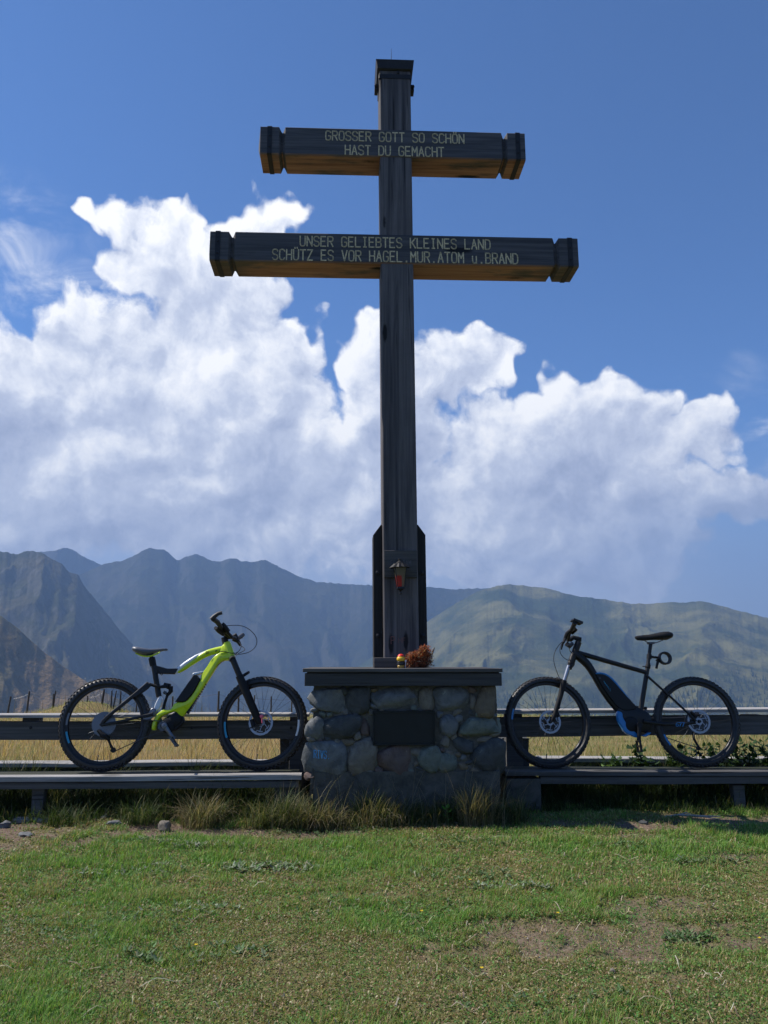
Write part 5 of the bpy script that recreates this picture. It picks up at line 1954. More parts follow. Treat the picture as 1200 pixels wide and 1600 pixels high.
mb.build('crank_arm', matt_black, bb)
pedal(bb, BB.V(998.5, 1166, -0.14), 1.5, plastic)
mb = MB()
c1, c2 = BB.V(999, 1133, 0.078), BB.V(1000, 1108, 0.085)
mb.tube([c1, c2], [0.017, 0.014], 10, sx=0.6)
mb.build('crank_arm', matt_black, bb)
pedal(bb, BB.V(1000, 1106, 0.14), 0.1, plastic)
# seat post, clamp, saddle
mb = MB()
mb.tube([BB.V(1017, 1004), BB.V(1012, 1040)], 0.0150, 12)
mb.build('seat_post', black_paint, bb)
mb = MB()
mb.tube([BB.V(1013, 1038.5), BB.V(1011.8, 1044)], 0.021, 12)
mb.tube([BB.V(1004, 1041, -.02), BB.V(1016, 1043, -.025)], 0.0045, 6)
mb.build('seat_clamp', matt_black, bb)
saddle(BB, bb, [(992.5, 994.5, 998, 0.012), (996, 993.3, 1001, 0.020), (1004, 992.4, 1001.7, 0.024), (1014, 991.5, 1001, 0.032), (1024, 989.5, 1000.5, 0.052), (1034, 987.3, 1000.5, 0.070), (1042, 987.0, 1000.5, 0.076), (1047, 988.8, 998, 0.066), (1049.5, 991, 994.8, 0.035)], matt_black)
mb = tube_px(BB, [(1007, 1001), (1013, 1004.5), (1024, 1005), (1036, 1000)], 0.0035, v=-0.02, soft=1)
tube_px(BB, [(1007, 1001), (1013, 1004.5), (1024, 1005), (1036, 1000)], 0.0035, v=0.02, soft=1, mb=mb)
mb.box(BB.V(1017, 1005), (0.05, 0.05, 0.014))
mb.build('saddle_rails', dull_steel, bb)
# fork
for v in (-0.060, 0.060):
    mb = tube_px(BB, [(889, 1040, v), (880, 1070, v)], 0.0165, n=14)
    mb.build('fork_stanchion', steel, bb)
    mb = tube_px(BB, [(881.5, 1063, v), (876, 1086, v), (867, 1116, v), (862, 1127, v * .95)], [0.0225, 0.021, 0.018, 0.015], n=14)
    mb.build('fork_leg', matt_black, bb)
mb = MB()
mb.tube([BB.V(889.5, 1042, -0.062), BB.V(892.5, 1037, 0), BB.V(889.5, 1042, 0.062)], [0.022, 0.030, 0.022], 12)
mb.tube([BB.V(889.5, 1045, -0.060), BB.V(891, 1036, -0.05)], [0.022, 0.018], 12)
mb.build('fork_crown', matt_black, bb)
mb = MB()
mb.tube(smooth_line([BB.V(880, 1064, -0.06), BB.V(873, 1061, -0.05), BB.V(870, 1059, 0), BB.V(873, 1061, 0.05), BB.V(880, 1064, 0.06)], 2), 0.011, 8)
mb.build('fork_brace', matt_black, bb)
mb = tube_px(BB, [(869, 1112, -.05), (873, 1120, -.05)], [0.014, 0.017], n=8)
mb.build('brake_caliper', matt_black, bb)
mb = tube_px(BB, [(1079, 1112, -.052), (1086, 1118, -.052), (1092, 1116, -.052)], [0.012, 0.018, 0.014], n=8)
mb.build('brake_caliper', matt_black, bb)
mb = tube_px(BB, [(1083, 1141, .05), (1084, 1154, .055), (1093, 1170, .05)], [0.012, 0.010, 0.010], n=8)
c = BB.V(1091, 1169, 0.05)
mb.lathe([(0.018, -0.006), (0.018, 0.006)], c, 'y', 12)
mb.build('rear_derailleur', matt_black, bb)
mb = tube_px(BB, [(999, 1143, .05), (1040, 1152, .05), (1088, 1168, .05)], 0.0035, n=4)
tube_px(BB, [(999, 1122, .05), (1040, 1122, .045), (1086, 1120, .04)], 0.0035, n=4, mb=mb)
mb.build('chain', dull_steel, bb, smooth=0)
# stem, bar, grips, levers
mb = MB()
mb.tube([BB.V(904.5, 1002), BB.V(905, 996)], [0.021, 0.021], 12)
mb.tube([BB.V(904, 998.5), BB.V(896, 996), BB.V(890, 1000)], [0.021, 0.018, 0.021], 12)
mb.build('stem', matt_black, bb)
mb = MB()
mb.tube(smooth_line([BB.V(898, 971, -0.37), BB.V(894.5, 981, -0.24), BB.V(889, 992, -0.14), BB.V(888, 1000, -0.04), BB.V(888, 1001, 0.04), BB.V(886, 999, 0.14), BB.V(885, 997, 0.24), BB.V(884, 994, 0.36)], 2), 0.0125, 10)
mb.build('handlebar', matt_black, bb)
mb = MB()
mb.tube([BB.V(899, 971.5, -0.375), BB.V(896.5, 977, -0.30), BB.V(892.5, 985, -0.24)], [0.022, 0.018, 0.016], 12)
mb.box(BB.V(901, 971.5, -0.35), (0.078, 0.10, 0.016), Matrix.Rotation(rad(22), 3, 'Y'))
mb.build('grip', rubber, bb)
mb = MB()
mb.tube([BB.V(884, 994, 0.36), BB.V(885, 997, 0.24)], [0.018, 0.016], 10)
mb.build('grip', rubber, bb)
mb = tube_px(BB, [(892, 984, -.22), (886, 990, -.20), (883, 998, -.18), (880.5, 1004, -.2)], [0.014, 0.017, 0.015, 0.009], n=8)
tube_px(BB, [(897, 980, -.25), (900, 984, -.22), (894, 990, -.18)], [0.009, 0.013, 0.010], n=8, mb=mb)
tube_px(BB, [(886, 1008, -.14), (890, 1009, -.10), (894, 1006, -.06)], [0.013, 0.018, 0.016], n=8, mb=mb)
mb.build('brake_lever', plastic, bb)
mb = tube_px(BB, [(883, 998, .18), (879, 1006, .18), (877, 1015, .2)], [0.012, 0.010, 0.006], n=8)
mb.build('brake_lever', plastic, bb)
mb = tube_px(BB, [(884, 1005, 0), (892, 1011, 0)], [0.020, 0.018], n=8)
mb.build('display', plastic, bb)
for pts in ([(878, 1003, -.15), (870, 1012), (865.5, 1022), (865, 1034), (869, 1047), (873.5, 1058, -.06), (877, 1064, -.075), (877, 1092, -.085), (874, 1108, -.07)],
            [(877, 1006, .1), (874, 1016), (877, 1024), (885, 1031), (892, 1032)],
            [(888, 1008, 0), (890, 1017), (895, 1022), (901, 1024)]):
    mb = tube_px(BB, pts, 0.0028, v=-0.05, soft=2, n=6)
    mb.build('cable', plastic, bb)
# folded lock hanging on the seat post: a thing of its own
lk = BB.V(1038.6, 1028.5, -0.0)
lock = empty('cable_lock', BB.o + BB.R @ lk, BB.rot)
tag(lock, 'black coiled bicycle lock ring clamped behind the seat post of the black bicycle', 'bicycle lock')
def loc_(px, py, v=0.0):
    return BB.V(px, py, v) - lk
mb = MB()
for k, (v, r) in enumerate(((-0.018, 0.046), (0.0, 0.044), (0.018, 0.045))):
    ring = [(r * math.cos(a), v + 0.006 * math.sin(a), r * math.sin(a)) for a in np.linspace(0, 2 * math.pi, 33)]
    mb.tube(ring, 0.0085, 8, caps=False)
mb.build('lock_coil', rubber, lock)
mb = MB()
mb.tube([loc_(1014.5, 1026), loc_(1028, 1027.5)], [0.010, 0.010], 8)
mb.tube([loc_(1014.5, 1022.5), loc_(1014.2, 1029.5)], 0.021, 12)
mb.build('bracket', plastic, lock)
mb = MB()
mb.tube([loc_(1028, 1033), loc_(1025.5, 1044.5)], [0.012, 0.011], 8)
mb.tube([loc_(1026, 1030), loc_(1030, 1035)], [0.014, 0.014], 8)
mb.build('lock_head', plastic, lock)

# ------------------------------------------------------------------ vegetation
rng = np.random.default_rng(12)
grass_m = leaf_mat('grass_blade', 1.0, 0.35)
weed_m = leaf_mat('weed_leaf', 1.0, 0.25)


def blades(P, h, w, az, bend, col, segs=2, curl=1.0):
    """Curved tapering blades. P (N,3) base; h, w, az, bend (N,); col (N,3). Returns verts, tris/quads, colors."""
    N = len(P)
    dx, dy = np.cos(az), np.sin(az)
    px_, py_ = -dy, dx
    V = []
    C = []
    for s in range(segs):
        f = s / segs
        ww = w * (1 - f * 0.75) * 0.5
        off = h * bend * f ** (1 + curl)
        up = h * f * np.sqrt(np.clip(1 - (bend * f) ** 2 * 0.8, 0.05, 1))
        cx = P[:, 0] + dx * off
        cy = P[:, 1] + dy * off
        cz = P[:, 2] + up
        V.append(np.stack([cx - px_ * ww, cy - py_ * ww, cz], -1))
        V.append(np.stack([cx + px_ * ww, cy + py_ * ww, cz], -1))
        C += [col, col]
    off = h * bend
    up = h * np.sqrt(np.clip(1 - bend ** 2 * 0.8, 0.02, 1))
    V.append(np.stack([P[:, 0] + dx * off, P[:, 1] + dy * off, P[:, 2] + up], -1))
    C.append(col * 1.1)
    nv = 2 * segs + 1
    V = np.stack(V, 1).reshape(-1, 3)
    C = np.stack(C, 1).reshape(-1, 3)
    b = np.arange(N)[:, None] * nv
    q = []
    for s in range(segs - 1):
        q.append(b + np.array([[2 * s, 2 * s + 1, 2 * s + 3, 2 * s + 2]]))
    t = b + np.array([[2 * segs - 2, 2 * segs - 1, 2 * segs]])
    q = np.concatenate(q) if q else None
    return V, q, t, C


def blade_object(name, P, h, w, az, bend, col, segs=2, mat=None, parent=None, curl=1.0):
    V, q, t, C = blades(P, h, w, az, bend, col, segs, curl)
    return np_mesh(name, V, q, t, mat or grass_m, parent, smooth=False, colors=np.clip(C, 0.004, 1))


def palette(n, cols, weights, var=0.2):
    cols = np.array(cols)
    idx = rng.choice(len(cols), n, p=np.array(weights) / np.sum(weights))
    return cols[idx] * (1 + rng.uniform(-var, var, (n, 1))) * (1 + rng.uniform(-0.08, 0.08, (n, 3)))


def avoid(x, y):
    """True where something solid stands on the ground."""
    return (np.abs(x - 0.10) < 0.76) & (y > 5.97) & (y < 6.78)


# --- lawn
def lawn(N, y0, y1, hs, ws, name):
    u = rng.uniform(0, 1, N)
    y = np.sqrt(y0 ** 2 + u * (y1 ** 2 - y0 ** 2))
    x = rng.uniform(-1, 1, N) * (0.62 * y + 0.5)
    n1 = fbm(x * 1.1, y * 1.1, 4, 101)
    n2 = fbm(x * 3.7, y * 3.7, 3, 131)
    n3 = fbm(x * 9.0, y * 9.0, 2, 151)
    d = dirt_mask(x, y)
    keep = (rng.uniform(0, 1, N) > d * 0.93 - 0.03) & (rng.uniform(0, 1, N) < 0.72 + n2 * 0.9 + n3 * 0.5) & ~avoid(x, y)
    x, y, n1, n2, n3, d = x[keep], y[keep], n1[keep], n2[keep], n3[keep], d[keep]
    n = len(x)
    z = height(x, y) - 0.004
    lush = np.clip(0.5 + n1 * 1.3 + 0.25 * (y > 4.8) - 0.35 * np.clip((x - 0.4) * 0.6, 0, 1) * (y < 5.0) - d * 0.8, 0, 1)
    h = hs * (0.55 + 0.9 * lush) * (1 + 0.8 * n2 + 0.5 * n3) * rng.uniform(0.5, 1.35, n)
    h = np.clip(h, 0.008, 0.14)
    lush = np.clip(lush + 0.35 * fbm(x * 2.3, y * 2.3, 3, 181), 0, 1)
    green = palette(n, [(0.18, 0.34, 0.060), (0.115, 0.26, 0.045), (0.28, 0.40, 0.095), (0.15, 0.29, 0.070)], [4, 3, 2.4, 1.2], 0.3)
    dry = palette(n, [(0.40, 0.29, 0.15), (0.54, 0.44, 0.26), (0.28, 0.27, 0.10), (0.28, 0.17, 0.09), (0.22, 0.27, 0.08)], [3, 1.6, 4, 1.6, 4], 0.25)
    pick = rng.uniform(0, 1, n) < (0.16 + 0.62 * (1 - lush) + n3 * 0.4)
    col = np.where(pick[:, None], dry, green)
    P = np.stack([x, y, z], -1)
    o = blade_object(name, P, h, ws * rng.uniform(0.6, 1.5, n), rng.uniform(0, 2 * np.pi, n), rng.uniform(0.15, 0.95, n), col, 2)
    tag(o, 'short worn lawn grass, green with dry brown patches', 'grass', kind='stuff')
    return o


lawn(360000, 2.0, 4.3, 0.026, 0.0030, 'short_grass')
lawn(250000, 4.2, 6.6, 0.030, 0.0036, 'short_grass')

def ground_cover(N, y0, y1, size):
    """clover-sized leaves and thatch close to the soil"""
    u = rng.uniform(0, 1, N)
    y = np.sqrt(y0 ** 2 + u * (y1 ** 2 - y0 ** 2))
    x = rng.uniform(-1, 1, N) * (0.60 * y + 0.4)
    d = dirt_mask(x, y)
    n2 = fbm(x * 5.0, y * 5.0, 3, 171)
    n1 = fbm(x * 1.1, y * 1.1, 4, 101)
    keep = (rng.uniform(0, 1, N) > d * 0.85) & ~avoid(x, y)
    x, y, n1, n2 = x[keep], y[keep], n1[keep], n2[keep]
    n = len(x)
    s = size * rng.uniform(.5, 1.4, n)
    a = rng.uniform(0, 6.28, n)
    t1, t2 = rng.uniform(-.8, .8, n), rng.uniform(-.8, .8, n)
    z = height(x, y) + rng.uniform(.002, .016, n)
    ca, sa = np.cos(a), np.sin(a)
    V = np.stack([np.stack([x - ca * s, y - sa * s, z - t1 * s], -1), np.stack([x + sa * s * .6, y - ca * s * .6, z - t2 * s * .6], -1),
                  np.stack([x + ca * s, y + sa * s, z + t1 * s], -1), np.stack([x - sa * s * .6, y + ca * s * .6, z + t2 * s * .6], -1)], 1).reshape(-1, 3)
    q = np.arange(n)[:, None] * 4 + np.array([[0, 1, 2, 3]])
    g_ = palette(n, [(0.10, 0.22, 0.045), (0.065, 0.16, 0.035), (0.16, 0.28, 0.075)], [3, 3, 1.5], .3)
    r_ = palette(n, [(0.30, 0.22, 0.12), (0.20, 0.14, 0.07), (0.38, 0.33, 0.20), (0.17, 0.19, 0.07)], [2, 2, 1, 2], .3)
    col = np.where((rng.uniform(0, 1, n) < np.clip(.42 - n1 * .8 + n2 * .5, .08, .92))[:, None], r_, g_)
    tag(np_mesh('ground_cover', V, q, None, grass_m, None, smooth=False, colors=np.repeat(col, 4, axis=0)), 'clover leaves and thatch between the lawn grass', 'ground cover', kind='stuff')


ground_cover(150000, 2.0, 3.9, .0045)
ground_cover(130000, 3.8, 6.5, .0065)

# --- loose straws and dead stalks lying and standing on the lawn
def lying(N, x, y, L, wid, col, name, label):
    """thin stalks lying on the grass, gently crooked"""
    a = rng.uniform(0, 6.28, N)
    k = 6
    V = []
    cx, cy = x.copy(), y.copy()
    for s in range(k):
        aa = a + rng.normal(0, .12, N) * s * .5
        cz = height(cx, cy) + 0.016 + 0.012 * np.sin(s * 1.3 + a * 3)
        V.append(np.stack([cx - np.sin(aa) * wid / 2, cy + np.cos(aa) * wid / 2, cz], -1))
        V.append(np.stack([cx + np.sin(aa) * wid / 2, cy - np.cos(aa) * wid / 2, cz + wid * .4], -1))
        cx = cx + np.cos(aa) * L / k
        cy = cy + np.sin(aa) * L / k
    V = np.stack(V, 1).reshape(-1, 3)
    b = np.arange(N)[:, None] * 2 * k
    q = np.concatenate([b + np.array([[2 * s, 2 * s + 1, 2 * s + 3, 2 * s + 2]]) for s in range(k - 1)])
    tag(np_mesh(name, V, q, None, grass_m, None, smooth=False, colors=np.repeat(col, 2 * k, axis=0)), label, 'straw', kind='stuff')


n = 330
y = rng.uniform(2.5, 5.9, n)
x = rng.uniform(-1, 1, n) * (0.5 * y + 0.2)
x = np.where(rng.uniform(0, 1, n) < 0.5, np.abs(x), x)
lying(n, x, y, rng.uniform(.05, .28, n) * rng.uniform(.4, 1, n), rng.uniform(.0018, .0036, n), palette(n, [(0.46, 0.39, 0.27), (0.34, 0.27, 0.18), (0.52, 0.47, 0.36)], [3, 3, 1]), 'straw', 'pale dry straws lying in the lawn')
n = 450
y = rng.uniform(2.5, 5.9, n)
x = rng.uniform(-1, 1, n) * (0.5 * y + 0.2)
lying(n, x, y, rng.uniform(.01, .04, n), rng.uniform(.002, .006, n), palette(n, [(0.30, 0.24, 0.17), (0.20, 0.14, 0.09), (0.42, 0.38, 0.30)], [3, 3, 1]), 'leaf_litter', 'small dry leaf scraps in the lawn')
n = 60
y = rng.uniform(2.5, 6.0, n)
x = rng.uniform(-1, 1, n) * (0.5 * y + 0.2)
P = np.stack([x, y, height(x, y)], -1)
tag(blade_object('dry_stalks', P, rng.uniform(0.04, 0.11, n), rng.uniform(0.0012, 0.0022, n), rng.uniform(0, 6.28, n), rng.uniform(0.2, 0.7, n), palette(n, [(0.40, 0.33, 0.20), (0.28, 0.24, 0.12)], [1, 1]), 3),
    'thin dry grass stalks standing in the lawn', 'grass', kind='stuff')


# --- leaves: little folded diamonds
def leaves(P, L, w, az, pitch, col, name, mat=None, parent=None):
    N = len(P)
    d = np.stack([np.cos(az) * np.cos(pitch), np.sin(az) * np.cos(pitch), np.sin(pitch)], -1)
    s = np.stack([-np.sin(az), np.cos(az), np.zeros(N)], -1)
    up = np.cross(d, s) * -1
    L = L[:, None]
    w = w[:, None]
    V = np.stack([P, P + d * L * .35 + s * w * .5 + up * w * .18, P + d * L * .75 + s * w * .42 + up * w * .14 - up * L * .03, P + d * L - up * L * .14,
                  P + d * L * .75 - s * w * .42 + up * w * .14 - up * L * .03, P + d * L * .35 - s * w * .5 + up * w * .18, P + d * L * .5], 1).reshape(-1, 3)
    b = np.arange(N)[:, None] * 7
    t = np.concatenate([b + np.array([[0, 6, 1]]), b + np.array([[1, 6, 2]]), b + np.array([[2, 6, 3]]), b + np.array([[3, 6, 4]]), b + np.array([[4, 6, 5]]), b + np.array([[5, 6, 0]])])
    C = np.repeat(col, 7, axis=0)
    return np_mesh(name, V, None, t, mat or weed_m, parent, smooth=False, colors=np.clip(C, .004, 1))


def rosettes(cx, cy, rx, ry, nros, L, cols, name, label):
    n = nros
    a = rng.uniform(0, 6.28, n)
    r = np.sqrt(rng.uniform(0, 1, n))
    x0, y0 = cx + rx * r * np.cos(a), cy + ry * r * np.sin(a)
    k = 6
    L = L * 0.6
    nros = 0
    x = np.repeat(x0, k)
    y = np.repeat(y0, k)
    P = np.stack([x, y, height(x, y) + 0.008 + rng.uniform(0, 0.014, n * k)], -1)
    col = palette(n * k, cols, [1] * len(cols), .25)
    o = leaves(P, L * rng.uniform(.5, 1.2, n * k), L * .42 * rng.uniform(.6, 1.2, n * k), rng.uniform(0, 6.28, n * k), rng.uniform(0.0, 0.6, n * k), col, name)
    tag(o, label, 'weeds', kind='stuff')


LG = [(0.06, 0.13, 0.03), (0.10, 0.17, 0.06), (0.16, 0.20, 0.11), (0.05, 0.10, 0.03)]
SG = [(0.25, 0.28, 0.20), (0.14, 0.20, 0.09), (0.18, 0.20, 0.12), (0.08, 0.16, 0.04)]
for (px, py, rx, ry, nr, L, cc) in [(420, 1358, .30, .10, 85, .055, SG), (320, 1325, .30, .09, 60, .048, SG), (250, 1320, .2, .1, 30, .04, LG), (200, 1360, .3, .15, 40, .045, SG),
                                    (300, 1425, .25, .08, 26, .045, SG), (800, 1390, .25, .08, 26, .05, SG), (720, 1370, .3, .15, 40, .04, LG), (1010, 1330, .3, .10, 40, .05, LG),
                                    (1110, 1350, .25, .06, 30, .05, LG), (700, 1320, .5, .15, 60, .035, LG), (500, 1300, .5, .10, 60, .035, LG), (310, 1495, .3, .12, 30, .05, LG),
                                    (1080, 1465, .12, .08, 36, .05, LG), (590, 1420, .5, .2, 60, .03, LG), (150, 1450, .4, .2, 50, .035, LG), (900, 1580, .4, .12, 40, .03, LG)]:
    g = on_ground(px, py)
    rosettes(g.x, g.y, rx, ry, nr, L, cc, 'lawn_weeds', 'flat broad leaved weeds growing in the lawn')
n = 6
y = rng.uniform(2.8, 5.5, n)
x = rng.uniform(-1, 1, n) * 0.45 * y
P = np.stack([x, y, height(x, y) + 0.04], -1)
tag(leaves(np.repeat(P, 6, axis=0), np.full(n * 6, .008), np.full(n * 6, .006), np.tile(np.arange(6) * 1.047, n), np.full(n * 6, .3), np.tile([[0.75, 0.55, 0.03]], (n * 6, 1)), 'yellow_flowers'),
    'tiny yellow flowers dotted in the lawn', 'flowers', kind='stuff')

# --- dry meadow behind the benches
def meadow(N, y0, y1, hh, name):
    u = rng.uniform(0, 1, N)
    y = y0 + (y1 - y0) * u ** 1.2
    x = rng.uniform(-1, 1, N) * (0.55 * y + 1.0)
    n1 = fbm(x * .5, y * .5, 4, 201)
    n2 = fbm(x * 2.0, y * 2.0, 3, 221)
    gold = palette(N, [(0.50, 0.35, 0.20), (0.60, 0.45, 0.28), (0.42, 0.28, 0.15)], [1, 1, 1], .25)
    yg = palette(N, [(0.30, 0.31, 0.12), (0.22, 0.26, 0.09), (0.42, 0.35, 0.19)], [1, 1, .8], .25)
    gp = np.clip(0.80 - 0.75 * np.clip(x * 0.7 + 0.1, 0, 1) - 0.55 * np.clip((y - 11) / 3, 0, 1) + n1 * 1.2, 0.03, 0.97)
    col = np.where((rng.uniform(0, 1, N) < gp)[:, None], gold, yg)
    h = hh * (0.6 + 0.5 * gp) * np.clip(1.35 - y / 22, .5, 1) * (1 + n2) * rng.uniform(.5, 1.3, N)
    P = np.stack([x, y, height(x, y) - .01], -1)
    tag(blade_object(name, P, np.clip(h, .03, .45), rng.uniform(.003, .006, N) * (0.6 + y / 14), rng.uniform(0, 6.28, N), rng.uniform(.1, .6, N), col, 2),
        'tall dry golden meadow grass behind the benches', 'grass', kind='stuff')


meadow(110000, 7.15, 18.5, .15, 'meadow_grass')
n = 260
x = rng.uniform(-8.5, 9, n)
x[:70] = rng.uniform(-4.9, -3.6, 70)
y = rng.uniform(15.5, 18.0, n)
P = np.stack([x, y, height(x, y)], -1)
tag(blade_object('seed_stalks', P, rng.uniform(.15, .42, n), rng.uniform(.006, .011, n), rng.uniform(0, 6.28, n), rng.uniform(.05, .4, n), palette(n, [(.10, .085, .045), (.16, .12, .06)], [1, 1]), 3),
    'dark seed stalks along the brow of the meadow', 'grass', kind='stuff')

# --- rank grass under and between the bench boards, coloured dark to deepen the shade
def rank(F, x0, x1, y0, y1, N, h0, h1, cols, wts, name, label, out=0.0, zbase=None, dens=None):
    u = rng.uniform(x0, x1, N)
    v = y0 + (y1 - y0) * rng.uniform(0, 1, N)
    c, s = math.cos(rad(3)), math.sin(rad(3))
    x = F.o.x + u * c - v * s
    y = F.o.y + u * s + v * c
    n1 = fbm(x * 3.0, y * 3.0, 3, 301)
    P = np.stack([x, y, height(x, y) - .01], -1)
    h = rng.uniform(h0, h1, N) * np.clip(1 + n1 * 1.5, .35, 1.7)
    az = rng.uniform(0, 6.28, N)
    if out:
        az = np.where(rng.uniform(0, 1, N) < out, -np.pi / 2 + rng.normal(0, .7, N), az)
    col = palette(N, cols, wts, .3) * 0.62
    tag(blade_object(name, P, h, rng.uniform(.003, .006, N), az, rng.uniform(.3, 1.0, N), col, 3), label, 'grass', kind='stuff')


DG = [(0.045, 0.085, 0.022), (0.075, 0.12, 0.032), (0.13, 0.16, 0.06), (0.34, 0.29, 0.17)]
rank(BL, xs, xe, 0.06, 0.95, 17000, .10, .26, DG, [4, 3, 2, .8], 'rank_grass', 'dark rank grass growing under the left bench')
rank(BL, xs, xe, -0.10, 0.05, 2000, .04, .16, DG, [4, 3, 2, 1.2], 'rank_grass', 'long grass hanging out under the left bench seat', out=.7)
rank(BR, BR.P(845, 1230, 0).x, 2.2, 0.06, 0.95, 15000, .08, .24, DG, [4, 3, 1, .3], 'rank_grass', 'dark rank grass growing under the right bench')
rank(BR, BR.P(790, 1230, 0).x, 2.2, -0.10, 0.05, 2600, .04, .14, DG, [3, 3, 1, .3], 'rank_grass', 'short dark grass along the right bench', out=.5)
# grass that grows through the seat gap of the left bench
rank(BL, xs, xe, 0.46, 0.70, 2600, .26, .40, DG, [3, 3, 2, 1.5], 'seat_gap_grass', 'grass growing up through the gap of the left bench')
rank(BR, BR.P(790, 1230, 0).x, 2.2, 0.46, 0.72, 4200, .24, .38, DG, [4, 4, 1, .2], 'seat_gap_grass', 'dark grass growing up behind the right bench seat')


# --- tufts one can point at
def tuft(px, py, Y, rad_, N, h0, h1, cols, wts, label, spread=1.0, name='grass_tuft', cat='grass tuft', group=None):
    N = int(N * 1.35)
    x0 = ray(px, py).x / ray(px, py).y * Y
    z0 = float(height(np.array([x0]), np.array([Y]))[0])
    a = rng.uniform(0, 6.28, N)
    r = rad_ * np.sqrt(rng.uniform(0, 1, N))
    P = np.stack([r * np.cos(a), r * np.sin(a) * .7, np.full(N, -.01)], -1)
    az = a + rng.normal(0, 1.0, N)
    sub = rng.integers(0, 4, N)
    P[:, 0] += (rng.normal(0, rad_ * .7, 4))[sub]
    P[:, 1] += (rng.normal(0, rad_ * .25, 4))[sub]
    h0 = h0 * .35
    col = palette(N, cols, wts, .25)
    o = blade_object(name, P, rng.uniform(h0, h1, N) * 0.92, rng.uniform(.0028, .0062, N), az, np.clip(rng.uniform(.35, 1.15, N) * spread, 0, 1.1), col * 0.72, 5, curl=1.2)
    o.location = (x0, Y, z0)
    tag(o, label, cat, group)
    return o


STRAW = [(0.40, 0.33, 0.19), (0.28, 0.22, 0.11), (0.10, 0.13, 0.04), (0.50, 0.44, 0.30)]
OL = [(0.16, 0.17, 0.06), (0.10, 0.13, 0.035), (0.30, 0.25, 0.13), (0.07, 0.10, 0.03)]
tuft(442, 1282, 5.86, .10, 520, .14, .30, OL, [3, 3, 2, 1], 'olive drooping grass tuft at the left foot of the stone altar')
tuft(484, 1284, 5.84, .07, 260, .10, .24, STRAW, [3, 3, 1, 1], 'straw coloured tuft leaning on the left corner of the stone altar')
tuft(305, 1275, 5.93, .12, 420, .14, .33, STRAW, [3, 3, 3, 1], 'half dry grass tuft under the yellow bicycle')
tuft(345, 1278, 5.95, .10, 260, .12, .28, DG, [1, 2, 3, 2], 'green drooping grass tuft below the front wheel of the yellow bicycle')
tuft(540, 1278, 5.84, .14, 300, .10, .30, STRAW, [3, 3, 3, 2], 'sprawling dry tuft before the concrete foot under the altar')
tuft(600, 1282, 5.83, .14, 320, .10, .32, STRAW, [3, 3, 3, 2], 'broad dry tuft in front of the altar below the plaque')
tuft(660, 1278, 5.84, .12, 200, .08, .24, OL, [3, 3, 2, 2], 'thin green tuft in front of the altar right of the plaque')
tuft(737, 1284, 5.80, .075, 430, .18, .38, STRAW, [3, 4, 1.4, 1.2], 'tall straw coloured tuft at the right foot of the stone altar', spread=.75)
tuft(780, 1270, 5.92, .10, 240, .08, .22, DG, [2, 3, 2, .6], 'dark green tuft at the right corner of the stone altar')
tuft(110, 1275, 5.86, .12, 260, .10, .22, DG, [3, 3, 2, .6], 'dark tuft beside the wooden leg of the left bench')
tuft(205, 1276, 5.92, .12, 280, .12, .25, DG, [2, 3, 3, .8], 'drooping grass tuft below the rear wheel of the yellow bicycle')
# stray tall straws before the altar
N = 150
x = np.concatenate([rng.uniform(-.75, .95, 110), rng.normal(.68, .06, 40)])
y = rng.uniform(5.78, 5.93, N)
P = np.stack([x, y, height(x, y)], -1)
tag(blade_object('tall_straws', P, rng.uniform(.15, .50, N), rng.uniform(.0018, .0035, N), rng.uniform(0, 6.28, N), rng.uniform(.15, .8, N), palette(N, [(.42, .35, .22), (.30, .24, .13)], [1, 1]), 5),
    'tall dry stalks standing before the stone altar', 'straw', kind='stuff')
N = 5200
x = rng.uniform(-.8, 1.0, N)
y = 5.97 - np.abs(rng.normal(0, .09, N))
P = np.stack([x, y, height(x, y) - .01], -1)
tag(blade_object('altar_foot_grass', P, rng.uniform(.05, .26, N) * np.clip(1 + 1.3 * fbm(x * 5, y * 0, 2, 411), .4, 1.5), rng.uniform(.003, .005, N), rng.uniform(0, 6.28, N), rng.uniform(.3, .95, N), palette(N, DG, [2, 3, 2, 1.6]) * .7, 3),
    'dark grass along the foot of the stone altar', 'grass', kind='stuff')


# --- leafy plants behind the right bench
def leafy(px, Y, hgt, wid, nst, label, cols):
    x0 = ray(px, 1180).x / ray(px, 1180).y * Y
    z0 = float(height(np.array([x0]), np.array([Y]))[0])
    root = empty('leafy_plant', (x0, Y, z0))
    tag(root, label, 'plant', 'broad leaved plants behind the right bench')
    mb = MB()
    Ps = []
    rr = random.Random(int(px))
    for i in range(nst):
        bx, by = rr.uniform(-wid, wid) * .6, rr.uniform(-.08, .08)
        tx, ty, hh = bx + rr.uniform(-.06, .06), by + rr.uniform(-.06, .06), hgt * rr.uniform(.75, 1.05)
        mb.tube([(bx, by, 0), ((bx + tx) / 2, (by + ty) / 2, hh * .55), (tx, ty, hh)], [.004, .003, .002], 5)
        for k in range(9):
            f = .35 + .65 * k / 8
            Ps.append((bx + (tx - bx) * f + rr.uniform(-.01, .01), by + (ty - by) * f, hh * f))
    st = mb.build('stem', pbr('plant_stem', (.05, .07, .02), rough=.7), root)
    Ps = np.repeat(np.array(Ps), 2, axis=0)
    n = len(Ps)
    fo = leaves(Ps, rng.uniform(.04, .085, n), rng.uniform(.03, .055, n), rng.uniform(0, 6.28, n), rng.uniform(-.3, .8, n), palette(n, cols, [1] * len(cols), .25), 'foliage', parent=root)
    tag(fo, kind='stuff')


